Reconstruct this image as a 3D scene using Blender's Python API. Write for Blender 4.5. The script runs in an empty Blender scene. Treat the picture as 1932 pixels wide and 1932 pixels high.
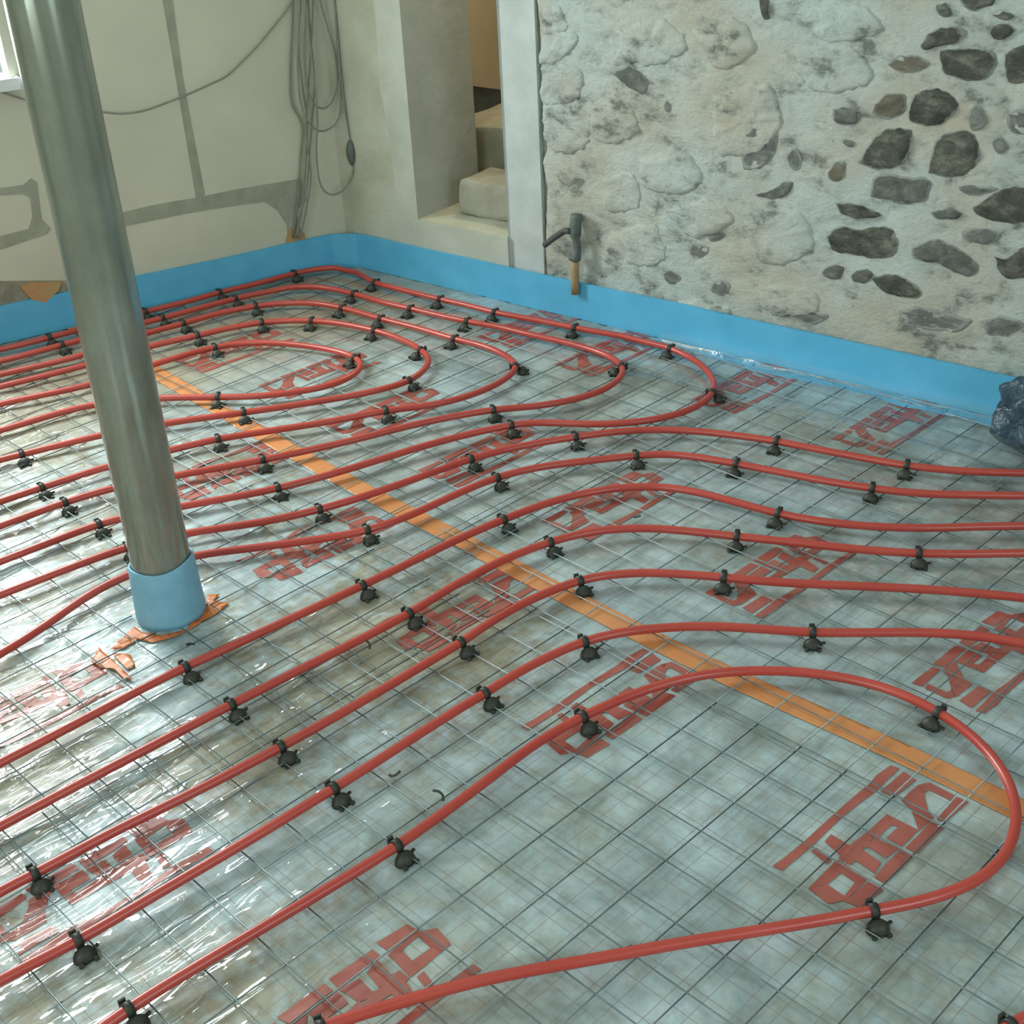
import bpy, bmesh, math, random, json
from mathutils import Vector, Matrix, noise
random.seed(7)
sc = bpy.context.scene
COL = sc.collection
PI = math.pi

# ------------------------------------------------------------------ camera, world, lights, exposure
CAM_R = [[0.704611, 0.707937, -0.04847], [0.323953, -0.381699, -0.865656], [-0.63133, 0.594248, -0.498288]]          # rows: camera right, camera down, camera forward (world axes)
CAM_H = 1.7342
cam = bpy.data.cameras.new('camera')
cam.sensor_width = 36.0
cam.lens = 2510.2 / 1932.0 * 36.0
cam.clip_start = 0.02
camo = bpy.data.objects.new('camera', cam)
r, d, f = [Vector(v) for v in CAM_R]
M = Matrix((( r.x, -d.x, -f.x, 0.0), (r.y, -d.y, -f.y, 0.0), (r.z, -d.z, -f.z, CAM_H), (0, 0, 0, 1)))
camo.matrix_world = M
COL.objects.link(camo)
sc.camera = camo

w = bpy.data.worlds.new('daylight')
sc.world = w
w.use_nodes = True
w.node_tree.nodes['Background'].inputs[0].default_value = (0.80, 0.93, 1.0, 1)
w.node_tree.nodes['Background'].inputs[1].default_value = 1.6

sc.view_settings.view_transform = 'Standard'
sc.view_settings.look = 'None'
sc.view_settings.gamma = 1.0
sc.view_settings.use_curve_mapping = False
sc.view_settings.exposure = 0.0

# walls are given by the inner corner CORNER and two horizontal directions along the walls
CORNER = Vector([-4.068, 3.024]).to_3d()
WL = Vector([-0.25762, -0.96625]).to_3d()
WR = Vector([0.99189, 0.1271]).to_3d()
NL = Vector((-WL.y, WL.x, 0))
if NL.dot(-CORNER) < 0: NL = -NL
NR = Vector((-WR.y, WR.x, 0))
if NR.dot(-CORNER) < 0: NR = -NR
UP = Vector((0, 0, 1))
CEIL = 2.42
def PL(s, z, off=0.0): return CORNER + WL * s + NL * off + UP * z
def PR(s, z, off=0.0): return CORNER + WR * s + NR * off + UP * z

def window_light(name, loc, direction, sx, sy, power, color):
    l = bpy.data.lights.new(name, 'AREA')
    l.shape = 'RECTANGLE'; l.size = sx; l.size_y = sy; l.energy = power; l.color = color
    o = bpy.data.objects.new(name, l)
    o.location = loc
    o.rotation_euler = Vector(direction).to_track_quat('-Z', 'Z').to_euler()
    COL.objects.link(o)
    return o
EAST_X, SOUTH_Y = 1.75, -1.9
window_light('window_daylight_left', PL(1.70, 1.42, -0.10), NL + Vector((0, 0, -.15)), 1.15, 1.05, 120, (0.89, 1.0, 0.98))
window_light('added_fill_south', (-0.9, SOUTH_Y - 0.03, 1.55), (0, 1, -0.1), 1.9, 1.2, 46, (0.88, 1.0, 0.91))  # added fill lamp behind the camera
window_light('window_daylight_east', (EAST_X + 0.03, 1.2, 1.5), (-1, 0, -0.1), 1.9, 1.2, 36, (0.76, 0.95, 1.0))

# ------------------------------------------------------------------ materials
def new_mat(name):
    m = bpy.data.materials.new(name)
    m.use_nodes = True
    nt = m.node_tree
    return m, nt, nt.nodes['Principled BSDF']
def N(nt, t, **kw):
    n = nt.nodes.new(t)
    for k, v in kw.items(): setattr(n, k, v)
    return n
def ramp(nt, fac, stops):
    n = N(nt, 'ShaderNodeValToRGB')
    e = n.color_ramp.elements
    while len(e) < len(stops): e.new(0.5)
    for el, (p, c) in zip(e, stops):
        el.position = p; el.color = (*c, 1) if len(c) == 3 else c
    nt.links.new(fac, n.inputs[0])
    return n.outputs[0]
def tex_noise(nt, vec, scale, detail=5, rough=0.55, dist=0.0):
    n = N(nt, 'ShaderNodeTexNoise')
    n.inputs['Scale'].default_value = scale; n.inputs['Detail'].default_value = detail
    n.inputs['Roughness'].default_value = rough; n.inputs['Distortion'].default_value = dist
    nt.links.new(vec, n.inputs['Vector'])
    return n.outputs['Fac']
def coord(nt, scale=None, rot=None):
    c = N(nt, 'ShaderNodeNewGeometry').outputs['Position']
    if scale or rot:
        mp = N(nt, 'ShaderNodeMapping')
        if rot: mp.inputs['Rotation'].default_value = rot
        if scale: mp.inputs['Scale'].default_value = scale
        nt.links.new(c, mp.inputs['Vector']); c = mp.outputs['Vector']
    return c
def mixc(nt, fac, a, b):
    n = N(nt, 'ShaderNodeMix', data_type='RGBA')
    for sock, val in ((n.inputs[0], fac), (n.inputs[6], a), (n.inputs[7], b)):
        if hasattr(val, 'node'): nt.links.new(val, sock)
        elif isinstance(val, (tuple, list)): sock.default_value = (*val, 1)
        else: sock.default_value = val
    return n.outputs[2]
def math_n(nt, op, a, b=None, clamp=False):
    n = N(nt, 'ShaderNodeMath', operation=op); n.use_clamp = clamp
    for i, v in enumerate((a, b)):
        if v is None: continue
        if hasattr(v, 'node'): nt.links.new(v, n.inputs[i])
        else: n.inputs[i].default_value = v
    return n.outputs[0]
def bump(nt, b, height, strength, dist):
    n = N(nt, 'ShaderNodeBump')
    n.inputs['Strength'].default_value = strength; n.inputs['Distance'].default_value = dist
    nt.links.new(height, n.inputs['Height'])
    nt.links.new(n.outputs[0], b.inputs['Normal'])
    return n
def mottled(name, stops, scale, rough=0.6, metallic=0.0, bump_s=0.0, bump_scale=None, detail=6, bdist=0.01, spec=0.5):
    m, nt, b = new_mat(name)
    c = coord(nt)
    nt.links.new(ramp(nt, tex_noise(nt, c, scale, detail), stops), b.inputs['Base Color'])
    b.inputs['Roughness'].default_value = rough; b.inputs['Metallic'].default_value = metallic
    b.inputs['Specular IOR Level'].default_value = spec
    if bump_s: bump(nt, b, tex_noise(nt, c, bump_scale or scale * 4, 6), bump_s, bdist)
    return m

MAT = {}
MAT['board'] = mottled('cream_wallboard', [(0.3, (0.50, 0.50, 0.405)), (0.7, (0.58, 0.58, 0.475))], 2.5, 0.85, bump_s=0.15, bump_scale=40)
MAT['filler'] = mottled('grey_joint_filler', [(0.3, (0.27, 0.28, 0.225)), (0.7, (0.36, 0.37, 0.30))], 14, 0.9, bump_s=0.4, bump_scale=60)
MAT['gapmat'] = mottled('shaded_gap_masonry', [(0.35, (0.20, 0.20, 0.16)), (0.65, (0.33, 0.30, 0.22))], 18, 0.9, bump_s=0.5)  # grey-brown masonry with the shade of the hollow in its tone
MAT['foamgap'] = mottled('ochre_foam_lump', [(0.35, (0.42, 0.30, 0.13)), (0.6, (0.50, 0.25, 0.12))], 16, 0.8, bump_s=0.5)
MAT['plaster'] = mottled('rough_lime_plaster', [(0.28, (0.36, 0.36, 0.28)), (0.5, (0.46, 0.47, 0.38)), (0.72, (0.52, 0.54, 0.46))], 5, 0.9, bump_s=0.45, bump_scale=26)
MAT['pillar'] = mottled('smooth_grey_render', [(0.3, (0.40, 0.44, 0.43)), (0.6, (0.52, 0.56, 0.545)), (0.8, (0.57, 0.61, 0.59))], 6, 0.85, bump_s=0.2, bump_scale=30)
MAT['band'] = mottled('trowelled_lime_render', [(0.3, (0.42, 0.44, 0.375)), (0.6, (0.50, 0.52, 0.455)), (0.8, (0.53, 0.55, 0.49))], 6, 0.88, bump_s=0.3, bump_scale=28)
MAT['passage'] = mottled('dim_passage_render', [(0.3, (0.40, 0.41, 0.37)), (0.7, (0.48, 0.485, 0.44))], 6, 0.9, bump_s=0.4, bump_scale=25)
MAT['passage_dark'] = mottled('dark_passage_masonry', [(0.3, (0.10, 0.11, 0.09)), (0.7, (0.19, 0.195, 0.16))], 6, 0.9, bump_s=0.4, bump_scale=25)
MAT['stepstone'] = mottled('worn_step_stone', [(0.3, (0.27, 0.27, 0.215)), (0.7, (0.40, 0.385, 0.31))], 9, 0.9, bump_s=0.6, bump_scale=22)
MAT['ochre'] = mottled('ochre_painted_plaster', [(0.3, (0.66, 0.52, 0.32)), (0.7, (0.75, 0.61, 0.40))], 6, 0.85)
MAT['wood'] = mottled('brown_timber', [(0.3, (0.24, 0.17, 0.11)), (0.7, (0.33, 0.25, 0.17))], 7, 0.7)
MAT['ceiling'] = mottled('white_ceiling', [(0.3, (0.62, 0.63, 0.58)), (0.7, (0.68, 0.69, 0.64))], 3, 0.9)
MAT['frame'] = mottled('white_window_frame', [(0.3, (0.62, 0.66, 0.68)), (0.7, (0.70, 0.73, 0.74))], 8, 0.4)
MAT['screed'] = mottled('grey_screed', [(0.3, (0.24, 0.24, 0.21)), (0.7, (0.34, 0.33, 0.29))], 5, 0.9, bump_s=0.3)

# stone facing: pale mortar with stained patches, faint stones
m, nt, b = new_mat('pale_pointed_rubble')
c = coord(nt)
cs = coord(nt, scale=(1.0, 1.0, 1.7))
n1 = tex_noise(nt, c, 2.2, 6, 0.6)
n2 = tex_noise(nt, cs, 8.0, 9, 0.68, 0.15)
n3 = tex_noise(nt, c, 34.0, 6, 0.7)
basec = ramp(nt, n1, [(0.34, (0.51, 0.465, 0.375)), (0.47, (0.52, 0.535, 0.475)), (0.62, (0.525, 0.59, 0.565))])
st = ramp(nt, n2, [(0.36, (0.13, 0.145, 0.125)), (0.46, (0.36, 0.375, 0.335)), (0.55, (0.48, 0.505, 0.465))])
sf = ramp(nt, n2, [(0.36, (0.85,) * 3), (0.53, (0.0,) * 3)])
cc = mixc(nt, sf, basec, st)
gr = ramp(nt, n3, [(0.30, (0.22, 0.235, 0.21)), (0.44, (0.6, 0.6, 0.56))])
grf = ramp(nt, n3, [(0.32, (0.55,) * 3), (0.44, (0.0,) * 3)])
cc = mixc(nt, grf, cc, gr)
nt.links.new(cc, b.inputs['Base Color'])
b.inputs['Roughness'].default_value = 0.92
hsum = math_n(nt, 'ADD', math_n(nt, 'MULTIPLY', n2, 1.0), math_n(nt, 'MULTIPLY', n3, 0.35))
bump(nt, b, hsum, 0.8, 0.03)
MAT['rubble'] = m
def stone_mat(name, dark, lite, cover=0.87):
    m, nt, b = new_mat(name)
    c = coord(nt, scale=(1, 1, 1.6))
    n1 = tex_noise(nt, c, 20, 9, 0.72, 0.3)
    n0 = tex_noise(nt, c, 6, 3, 0.5)
    f = math_n(nt, 'ADD', math_n(nt, 'MULTIPLY', n1, 0.75), math_n(nt, 'MULTIPLY', n0, 0.25))
    mid = tuple(a * 0.65 + e * 0.35 for a, e in zip(dark, lite))
    col = ramp(nt, f, [(0.38, dark), (0.50, mid), (0.60, lite), (0.68, (0.44, 0.46, 0.42))])
    at = N(nt, 'ShaderNodeAttribute'); at.attribute_name = 'rim'        # mortar smeared over the rim of the stone
    nm = tex_noise(nt, c, 13, 6, 0.65, 0.2)
    k = math_n(nt, 'MULTIPLY', math_n(nt, 'SUBTRACT', math_n(nt, 'ADD', math_n(nt, 'MULTIPLY', at.outputs['Fac'], 0.62), nm), cover), 9.0, True)
    nt.links.new(mixc(nt, k, col, (0.52, 0.55, 0.505)), b.inputs['Base Color'])
    b.inputs['Roughness'].default_value = 0.92
    bump(nt, b, n1, 1.0, 0.035)
    return m
MAT['st_dark'] = stone_mat('dark_granite', (0.070, 0.080, 0.066), (0.30, 0.29, 0.23))
MAT['st_mid'] = stone_mat('mid_grey_granite', (0.15, 0.165, 0.145), (0.38, 0.39, 0.345), 0.82)
MAT['st_pale'] = stone_mat('pale_grey_stone', (0.20, 0.22, 0.20), (0.42, 0.435, 0.39), 0.70)
MAT['st_brown'] = stone_mat('brownish_stone', (0.24, 0.215, 0.155), (0.43, 0.405, 0.32), 0.80)

# foil: printed board under a glossy clear film
def film_coat(nt, b, weight=1.0):
    """clear wrinkled film lying over the print: smooth facets, sharper folds where the film is loose"""
    pos = N(nt, 'ShaderNodeNewGeometry').outputs['Position']
    sx = N(nt, 'ShaderNodeSeparateXYZ'); nt.links.new(pos, sx.inputs[0])
    my = N(nt, 'ShaderNodeMapRange', interpolation_type='SMOOTHSTEP')
    nt.links.new(sx.outputs[1], my.inputs[0])
    for k, v in ((1, 1.95), (2, 1.60), (3, 0.0), (4, 1.0)): my.inputs[k].default_value = v
    mx = N(nt, 'ShaderNodeMapRange', interpolation_type='SMOOTHSTEP')
    nt.links.new(sx.outputs[0], mx.inputs[0])
    for k, v in ((1, -1.15), (2, -1.75), (3, 0.0), (4, 1.0)): mx.inputs[k].default_value = v
    loose = math_n(nt, 'MULTIPLY', my.outputs[0], mx.outputs[0])
    ws = coord(nt, rot=(0, 0, 0.32), scale=(13.0, 2.4, 1.0))
    w1 = tex_noise(nt, ws, 1.0, 1.5, 0.5, 0.6)
    ws2 = coord(nt, rot=(0, 0, 0.12), scale=(27.0, 5.0, 1.0))
    w2 = tex_noise(nt, ws2, 1.0, 1.0, 0.5, 0.8)
    soft = tex_noise(nt, pos, 9.0, 1.5, 0.5, 0.3)
    def rid(w, k, p):
        return math_n(nt, 'POWER', math_n(nt, 'SUBTRACT', 1.0, math_n(nt, 'MULTIPLY', math_n(nt, 'ABSOLUTE', math_n(nt, 'SUBTRACT', w, 0.5)), k), True), p)
    folds = math_n(nt, 'ADD', rid(w1, 3.2, 1.6), math_n(nt, 'MULTIPLY', rid(w2, 3.2, 1.6), 0.42))
    hh = math_n(nt, 'ADD', math_n(nt, 'MULTIPLY', folds, math_n(nt, 'ADD', 0.05, math_n(nt, 'MULTIPLY', loose, 0.95))),
                math_n(nt, 'MULTIPLY', soft, 0.7))
    bn = N(nt, 'ShaderNodeBump'); bn.inputs['Strength'].default_value = 0.85; bn.inputs['Distance'].default_value = 0.0135
    nt.links.new(hh, bn.inputs['Height'])
    nt.links.new(bn.outputs[0], b.inputs['Coat Normal'])
    b.inputs['Roughness'].default_value = 0.5
    b.inputs['Coat Weight'].default_value = weight
    b.inputs['Coat Roughness'].default_value = 0.015
    b.inputs['Coat IOR'].default_value = 1.55
m, nt, b = new_mat('printed_foil')
pos = N(nt, 'ShaderNodeNewGeometry').outputs['Position']
sx = N(nt, 'ShaderNodeSeparateXYZ'); nt.links.new(pos, sx.inputs[0])
n1 = tex_noise(nt, pos, 7.0, 7, 0.65, 0.4)
n2 = tex_noise(nt, pos, 2.2, 3, 0.5)
n3 = tex_noise(nt, pos, 30.0, 5, 0.6)
blue = ramp(nt, n1, [(0.34, (0.22, 0.28, 0.29)), (0.50, (0.335, 0.42, 0.445)), (0.64, (0.47, 0.57, 0.605))])
brown = ramp(nt, n1, [(0.33, (0.185, 0.16, 0.10)), (0.6, (0.315, 0.305, 0.235))])
bf = math_n(nt, 'MULTIPLY', math_n(nt, 'SUBTRACT', math_n(nt, 'ADD', n2, math_n(nt, 'MULTIPLY', n3, 0.70)), 0.75), 3.6, True)
wr_at = N(nt, 'ShaderNodeAttribute'); wr_at.attribute_name = 'wrinkle'
bf = math_n(nt, 'MULTIPLY', bf, math_n(nt, 'ADD', 0.65, math_n(nt, 'MULTIPLY', wr_at.outputs['Fac'], 0.9)), True)  # browner on loose film: brown reflection and under-film shading put into the colour
left_brown = N(nt, 'ShaderNodeMapRange', interpolation_type='SMOOTHSTEP'); nt.links.new(sx.outputs[0], left_brown.inputs[0])
for k, v in ((1, -3.2), (2, -3.75), (3, 0.0), (4, 0.85)): left_brown.inputs[k].default_value = v
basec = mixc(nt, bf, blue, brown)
basec = mixc(nt, left_brown.outputs[0], basec, ramp(nt, n1, [(0.35, (0.27, 0.235, 0.165)), (0.65, (0.38, 0.345, 0.26))]))   # browner towards the left wall
def lines(axis, period, width, off):
    v = math_n(nt, 'MULTIPLY', math_n(nt, 'ADD', axis, off), 1.0 / period)
    fr = math_n(nt, 'ABSOLUTE', math_n(nt, 'SUBTRACT', math_n(nt, 'FRACT', v), 0.5))
    return math_n(nt, 'GREATER_THAN', fr, 0.5 - width / period / 2)
g = math_n(nt, 'MAXIMUM', lines(sx.outputs[0], 0.05, 0.0022, 10.013), lines(sx.outputs[1], 0.05, 0.0022, 10.021))
g = math_n(nt, 'MULTIPLY', g, math_n(nt, 'MULTIPLY', n1, 0.75))
basec = mixc(nt, g, basec, (0.17, 0.10, 0.085))
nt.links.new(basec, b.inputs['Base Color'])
film_coat(nt, b)
MAT['foil'] = m

def foil_print(name, c1, c2, weight=0.9):
    m, nt, b = new_mat(name)
    pos = N(nt, 'ShaderNodeNewGeometry').outputs['Position']
    nt.links.new(ramp(nt, tex_noise(nt, pos, 12, 5), [(0.3, c1), (0.7, c2)]), b.inputs['Base Color'])
    film_coat(nt, b, weight)
    return m
MAT['ink'] = foil_print('red_printing_ink', (0.31, 0.060, 0.045), (0.40, 0.095, 0.070))
MAT['tape'] = foil_print('orange_sealing_tape', (0.57, 0.205, 0.065), (0.65, 0.265, 0.09), 0.6)
MAT['tape_hot'] = foil_print('bright_orange_tape', (0.52, 0.125, 0.018), (0.60, 0.165, 0.028), 0.18)

m, nt, b = new_mat('red_plastic_pipe')
pos = N(nt, 'ShaderNodeNewGeometry').outputs['Position']
nt.links.new(ramp(nt, tex_noise(nt, pos, 5, 3), [(0.3, (0.43, 0.052, 0.040)), (0.7, (0.50, 0.070, 0.050))]), b.inputs['Base Color'])
b.inputs['Roughness'].default_value = 0.30
MAT['pipe'] = m
MAT['black'] = mottled('black_plastic', [(0.3, (0.018, 0.021, 0.017)), (0.7, (0.034, 0.036, 0.027))], 60, 0.55)
MAT['wire'] = mottled('galvanised_wire', [(0.3, (0.15, 0.19, 0.20)), (0.7, (0.26, 0.31, 0.32))], 30, 0.42, metallic=0.75)
MAT['tie'] = mottled('dark_steel_tie', [(0.3, (0.05, 0.05, 0.045)), (0.7, (0.09, 0.085, 0.07))], 50, 0.6, metallic=0.5)
m, nt, b = new_mat('grey_painted_steel')
pos = coord(nt, scale=(1, 1, 0.35))
n1 = tex_noise(nt, pos, 14, 7, 0.65)
nt.links.new(ramp(nt, n1, [(0.3, (0.225, 0.24, 0.19)), (0.55, (0.29, 0.315, 0.265)), (0.75, (0.36, 0.385, 0.34))]), b.inputs['Base Color'])
b.inputs['Metallic'].default_value = 0.5
nt.links.new(ramp(nt, n1, [(0.3, (0.20,) * 3), (0.7, (0.10,) * 3)]), b.inputs['Roughness'])
MAT['post'] = m
m, nt, b = new_mat('blue_edge_foam')
pos = coord(nt)
nt.links.new(ramp(nt, tex_noise(nt, pos, 9, 6), [(0.3, (0.085, 0.40, 0.66)), (0.7, (0.115, 0.465, 0.74))]), b.inputs['Base Color'])
b.inputs['Roughness'].default_value = 0.55
bump(nt, b, tex_noise(nt, pos, 160, 3), 0.15, 0.003)
MAT['bluefoam'] = m
m, nt, b = new_mat('pale_blue_foam_sleeve')
nt.links.new(ramp(nt, tex_noise(nt, coord(nt), 25, 6), [(0.3, (0.17, 0.38, 0.53)), (0.7, (0.22, 0.455, 0.61))]), b.inputs['Base Color'])
b.inputs['Roughness'].default_value = 0.6
MAT['sleeve'] = m
m, nt, b = new_mat('clear_film')
nt.nodes.remove(b)
tr = N(nt, 'ShaderNodeBsdfTransparent'); gl = N(nt, 'ShaderNodeBsdfGlossy'); df = N(nt, 'ShaderNodeBsdfDiffuse')
gl.inputs['Roughness'].default_value = 0.16
df.inputs['Color'].default_value = (0.55, 0.66, 0.70, 1)
fr = N(nt, 'ShaderNodeFresnel'); fr.inputs[0].default_value = 1.25
m1 = N(nt, 'ShaderNodeMixShader'); m1.inputs[0].default_value = 0.07
nt.links.new(tr.outputs[0], m1.inputs[1]); nt.links.new(df.outputs[0], m1.inputs[2])
m2 = N(nt, 'ShaderNodeMixShader'); nt.links.new(fr.outputs[0], m2.inputs[0])
nt.links.new(m1.outputs[0], m2.inputs[1]); nt.links.new(gl.outputs[0], m2.inputs[2])
bb = N(nt, 'ShaderNodeBump'); bb.inputs['Strength'].default_value = 0.6; bb.inputs['Distance'].default_value = 0.01
nt.links.new(tex_noise(nt, coord(nt), 28, 4, 0.6, 1.0), bb.inputs['Height']); nt.links.new(bb.outputs[0], gl.inputs['Normal'])
nt.links.new(m2.outputs[0], nt.nodes['Material Output'].inputs[0])
MAT['film'] = m
m, nt, b = new_mat('window_glass')
nt.nodes.remove(b)
tr = N(nt, 'ShaderNodeBsdfTransparent'); gl = N(nt, 'ShaderNodeBsdfGlossy'); gl.inputs['Roughness'].default_value = 0.02
fr = N(nt, 'ShaderNodeFresnel'); fr.inputs[0].default_value = 1.45
m2 = N(nt, 'ShaderNodeMixShader'); nt.links.new(fr.outputs[0], m2.inputs[0])
nt.links.new(tr.outputs[0], m2.inputs[1]); nt.links.new(gl.outputs[0], m2.inputs[2])
nt.links.new(m2.outputs[0], nt.nodes['Material Output'].inputs[0])
MAT['glass'] = m
MAT['cable'] = mottled('grey_cable_sheath', [(0.3, (0.19, 0.20, 0.165)), (0.7, (0.25, 0.26, 0.22))], 20, 0.7)
MAT['valve'] = mottled('dark_grey_fitting', [(0.3, (0.075, 0.095, 0.09)), (0.7, (0.14, 0.165, 0.155))], 30, 0.55)
MAT['hose'] = mottled('black_rubber_hose', [(0.3, (0.045, 0.052, 0.047)), (0.7, (0.085, 0.095, 0.085))], 30, 0.6)
MAT['riser'] = mottled('ochre_conduit', [(0.3, (0.33, 0.22, 0.11)), (0.7, (0.42, 0.30, 0.17))], 20, 0.7)
m, nt, b = new_mat('dark_blue_plastic_bag')
n1 = tex_noise(nt, coord(nt), 14, 5, 0.6, 1.0)
nt.links.new(ramp(nt, n1, [(0.35, (0.012, 0.035, 0.058)), (0.65, (0.045, 0.085, 0.125))]), b.inputs['Base Color'])
b.inputs['Roughness'].default_value = 0.22
bump(nt, b, n1, 0.7, 0.02)
MAT['bag'] = m

# ------------------------------------------------------------------ helpers
def link_mesh(name, bm, mat, parent=None, smooth=False):
    me = bpy.data.meshes.new(name)
    bm.normal_update()
    bm.to_mesh(me); bm.free()
    if smooth:
        for p in me.polygons: p.use_smooth = True
    me.materials.append(MAT[mat])
    o = bpy.data.objects.new(name, me)
    COL.objects.link(o)
    if parent: o.parent = parent
    return o
def tag(o, label=None, cat=None, group=None, kind=None):
    if label: o['label'] = label
    if cat: o['category'] = cat
    if group: o['group'] = group
    if kind: o['kind'] = kind
    return o
def empty(name, loc=(0, 0, 0), rz=0.0):
    o = bpy.data.objects.new(name, None)
    o.location = loc; o.rotation_euler = (0, 0, rz); o.empty_display_size = 0.05
    COL.objects.link(o)
    return o
def box(bm, c, size, rot=None, bev=0.0):
    res = bmesh.ops.create_cube(bm, size=1.0)
    vs = res['verts']
    for v in vs:
        p = Vector((v.co.x * size[0], v.co.y * size[1], v.co.z * size[2]))
        if rot: p = rot @ p
        v.co = p + Vector(c)
    if bev:
        es = list({e for v in vs for e in v.link_edges})
        bmesh.ops.bevel(bm, geom=es, offset=bev, segments=2, profile=0.5, affect='EDGES')
def frame_rot(W, n):
    return Matrix(((W.x, n.x, 0), (W.y, n.y, 0), (0, 0, 1)))
def catmull(pts, step=0.02, closed=False):
    pts = [Vector(p) for p in pts]
    out = []
    P = [2 * pts[0] - pts[1]] + pts + [2 * pts[-1] - pts[-2]]
    for i in range(1, len(P) - 2):
        p0, p1, p2, p3 = P[i - 1:i + 3]
        n = max(2, int((p2 - p1).length / step))
        t0 = 0.0
        t1 = t0 + max(1e-4, (p1 - p0).length) ** 0.5
        t2 = t1 + max(1e-4, (p2 - p1).length) ** 0.5
        t3 = t2 + max(1e-4, (p3 - p2).length) ** 0.5
        for k in range(n):
            t = t1 + (t2 - t1) * k / n
            a1 = p0.lerp(p1, (t - t0) / (t1 - t0)); a2 = p1.lerp(p2, (t - t1) / (t2 - t1)); a3 = p2.lerp(p3, (t - t2) / (t3 - t2))
            b1 = a1.lerp(a2, (t - t0) / (t2 - t0)); b2 = a2.lerp(a3, (t - t1) / (t3 - t1))
            out.append(b1.lerp(b2, (t - t1) / (t2 - t1)))
    out.append(pts[-1])
    return out
def smooth_path(p, it=2):
    for _ in range(it):
        p = [p[0]] + [(p[i - 1] + 2 * p[i] + p[i + 1]) / 4 for i in range(1, len(p) - 1)] + [p[-1]]
    return p
def tube(bm, path, rad, sides=10):
    rings = []
    up = Vector((0, 0, 1))
    prev = None
    for i, p in enumerate(path):
        t = (path[min(i + 1, len(path) - 1)] - path[max(i - 1, 0)]).normalized()
        if prev is None:
            ref = up if abs(t.dot(up)) < 0.9 else Vector((1, 0, 0))
            u = (ref - t * ref.dot(t)).normalized()
        else:
            u = (prev - t * prev.dot(t)).normalized()
        prev = u
        v = t.cross(u)
        rr = rad(i / max(1, len(path) - 1)) if callable(rad) else rad
        rings.append([bm.verts.new(p + (u * math.cos(a) + v * math.sin(a)) * rr) for a in [2 * PI * k / sides for k in range(sides)]])
    for a, b2 in zip(rings, rings[1:]):
        for k in range(sides):
            bm.faces.new((a[k], a[(k + 1) % sides], b2[(k + 1) % sides], b2[k]))
    bm.faces.new(rings[0][::-1]); bm.faces.new(rings[-1])
def prism(bm, pts, nrm, depth):
    """polygon (list of 3D points) extruded by depth along nrm"""
    a = [bm.verts.new(p) for p in pts]
    b2 = [bm.verts.new(p + nrm * depth) for p in pts]
    n = len(pts)
    fs = [bm.faces.new(a), bm.faces.new(b2[::-1])]
    for k in range(n): fs.append(bm.faces.new((a[k], b2[k], b2[(k + 1) % n], a[(k + 1) % n])))
    bmesh.ops.recalc_face_normals(bm, faces=fs)
def wall_boxes(bm, O, W, n, s0, s1, z0, z1, thick, openings):
    ss = sorted({s0, s1} | {v for o in openings for v in o[:2]})
    zs = sorted({z0, z1} | {v for o in openings for v in o[2:]})
    R = frame_rot(W, n)
    for a, b2 in zip(ss, ss[1:]):
        for c, d2 in zip(zs, zs[1:]):
            ms, mz = (a + b2) / 2, (c + d2) / 2
            if any(o[0] < ms < o[1] and o[2] < mz < o[3] for o in openings): continue
            box(bm, O + W * ms - n * thick / 2 + UP * mz, (b2 - a, thick, d2 - c), R)

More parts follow.
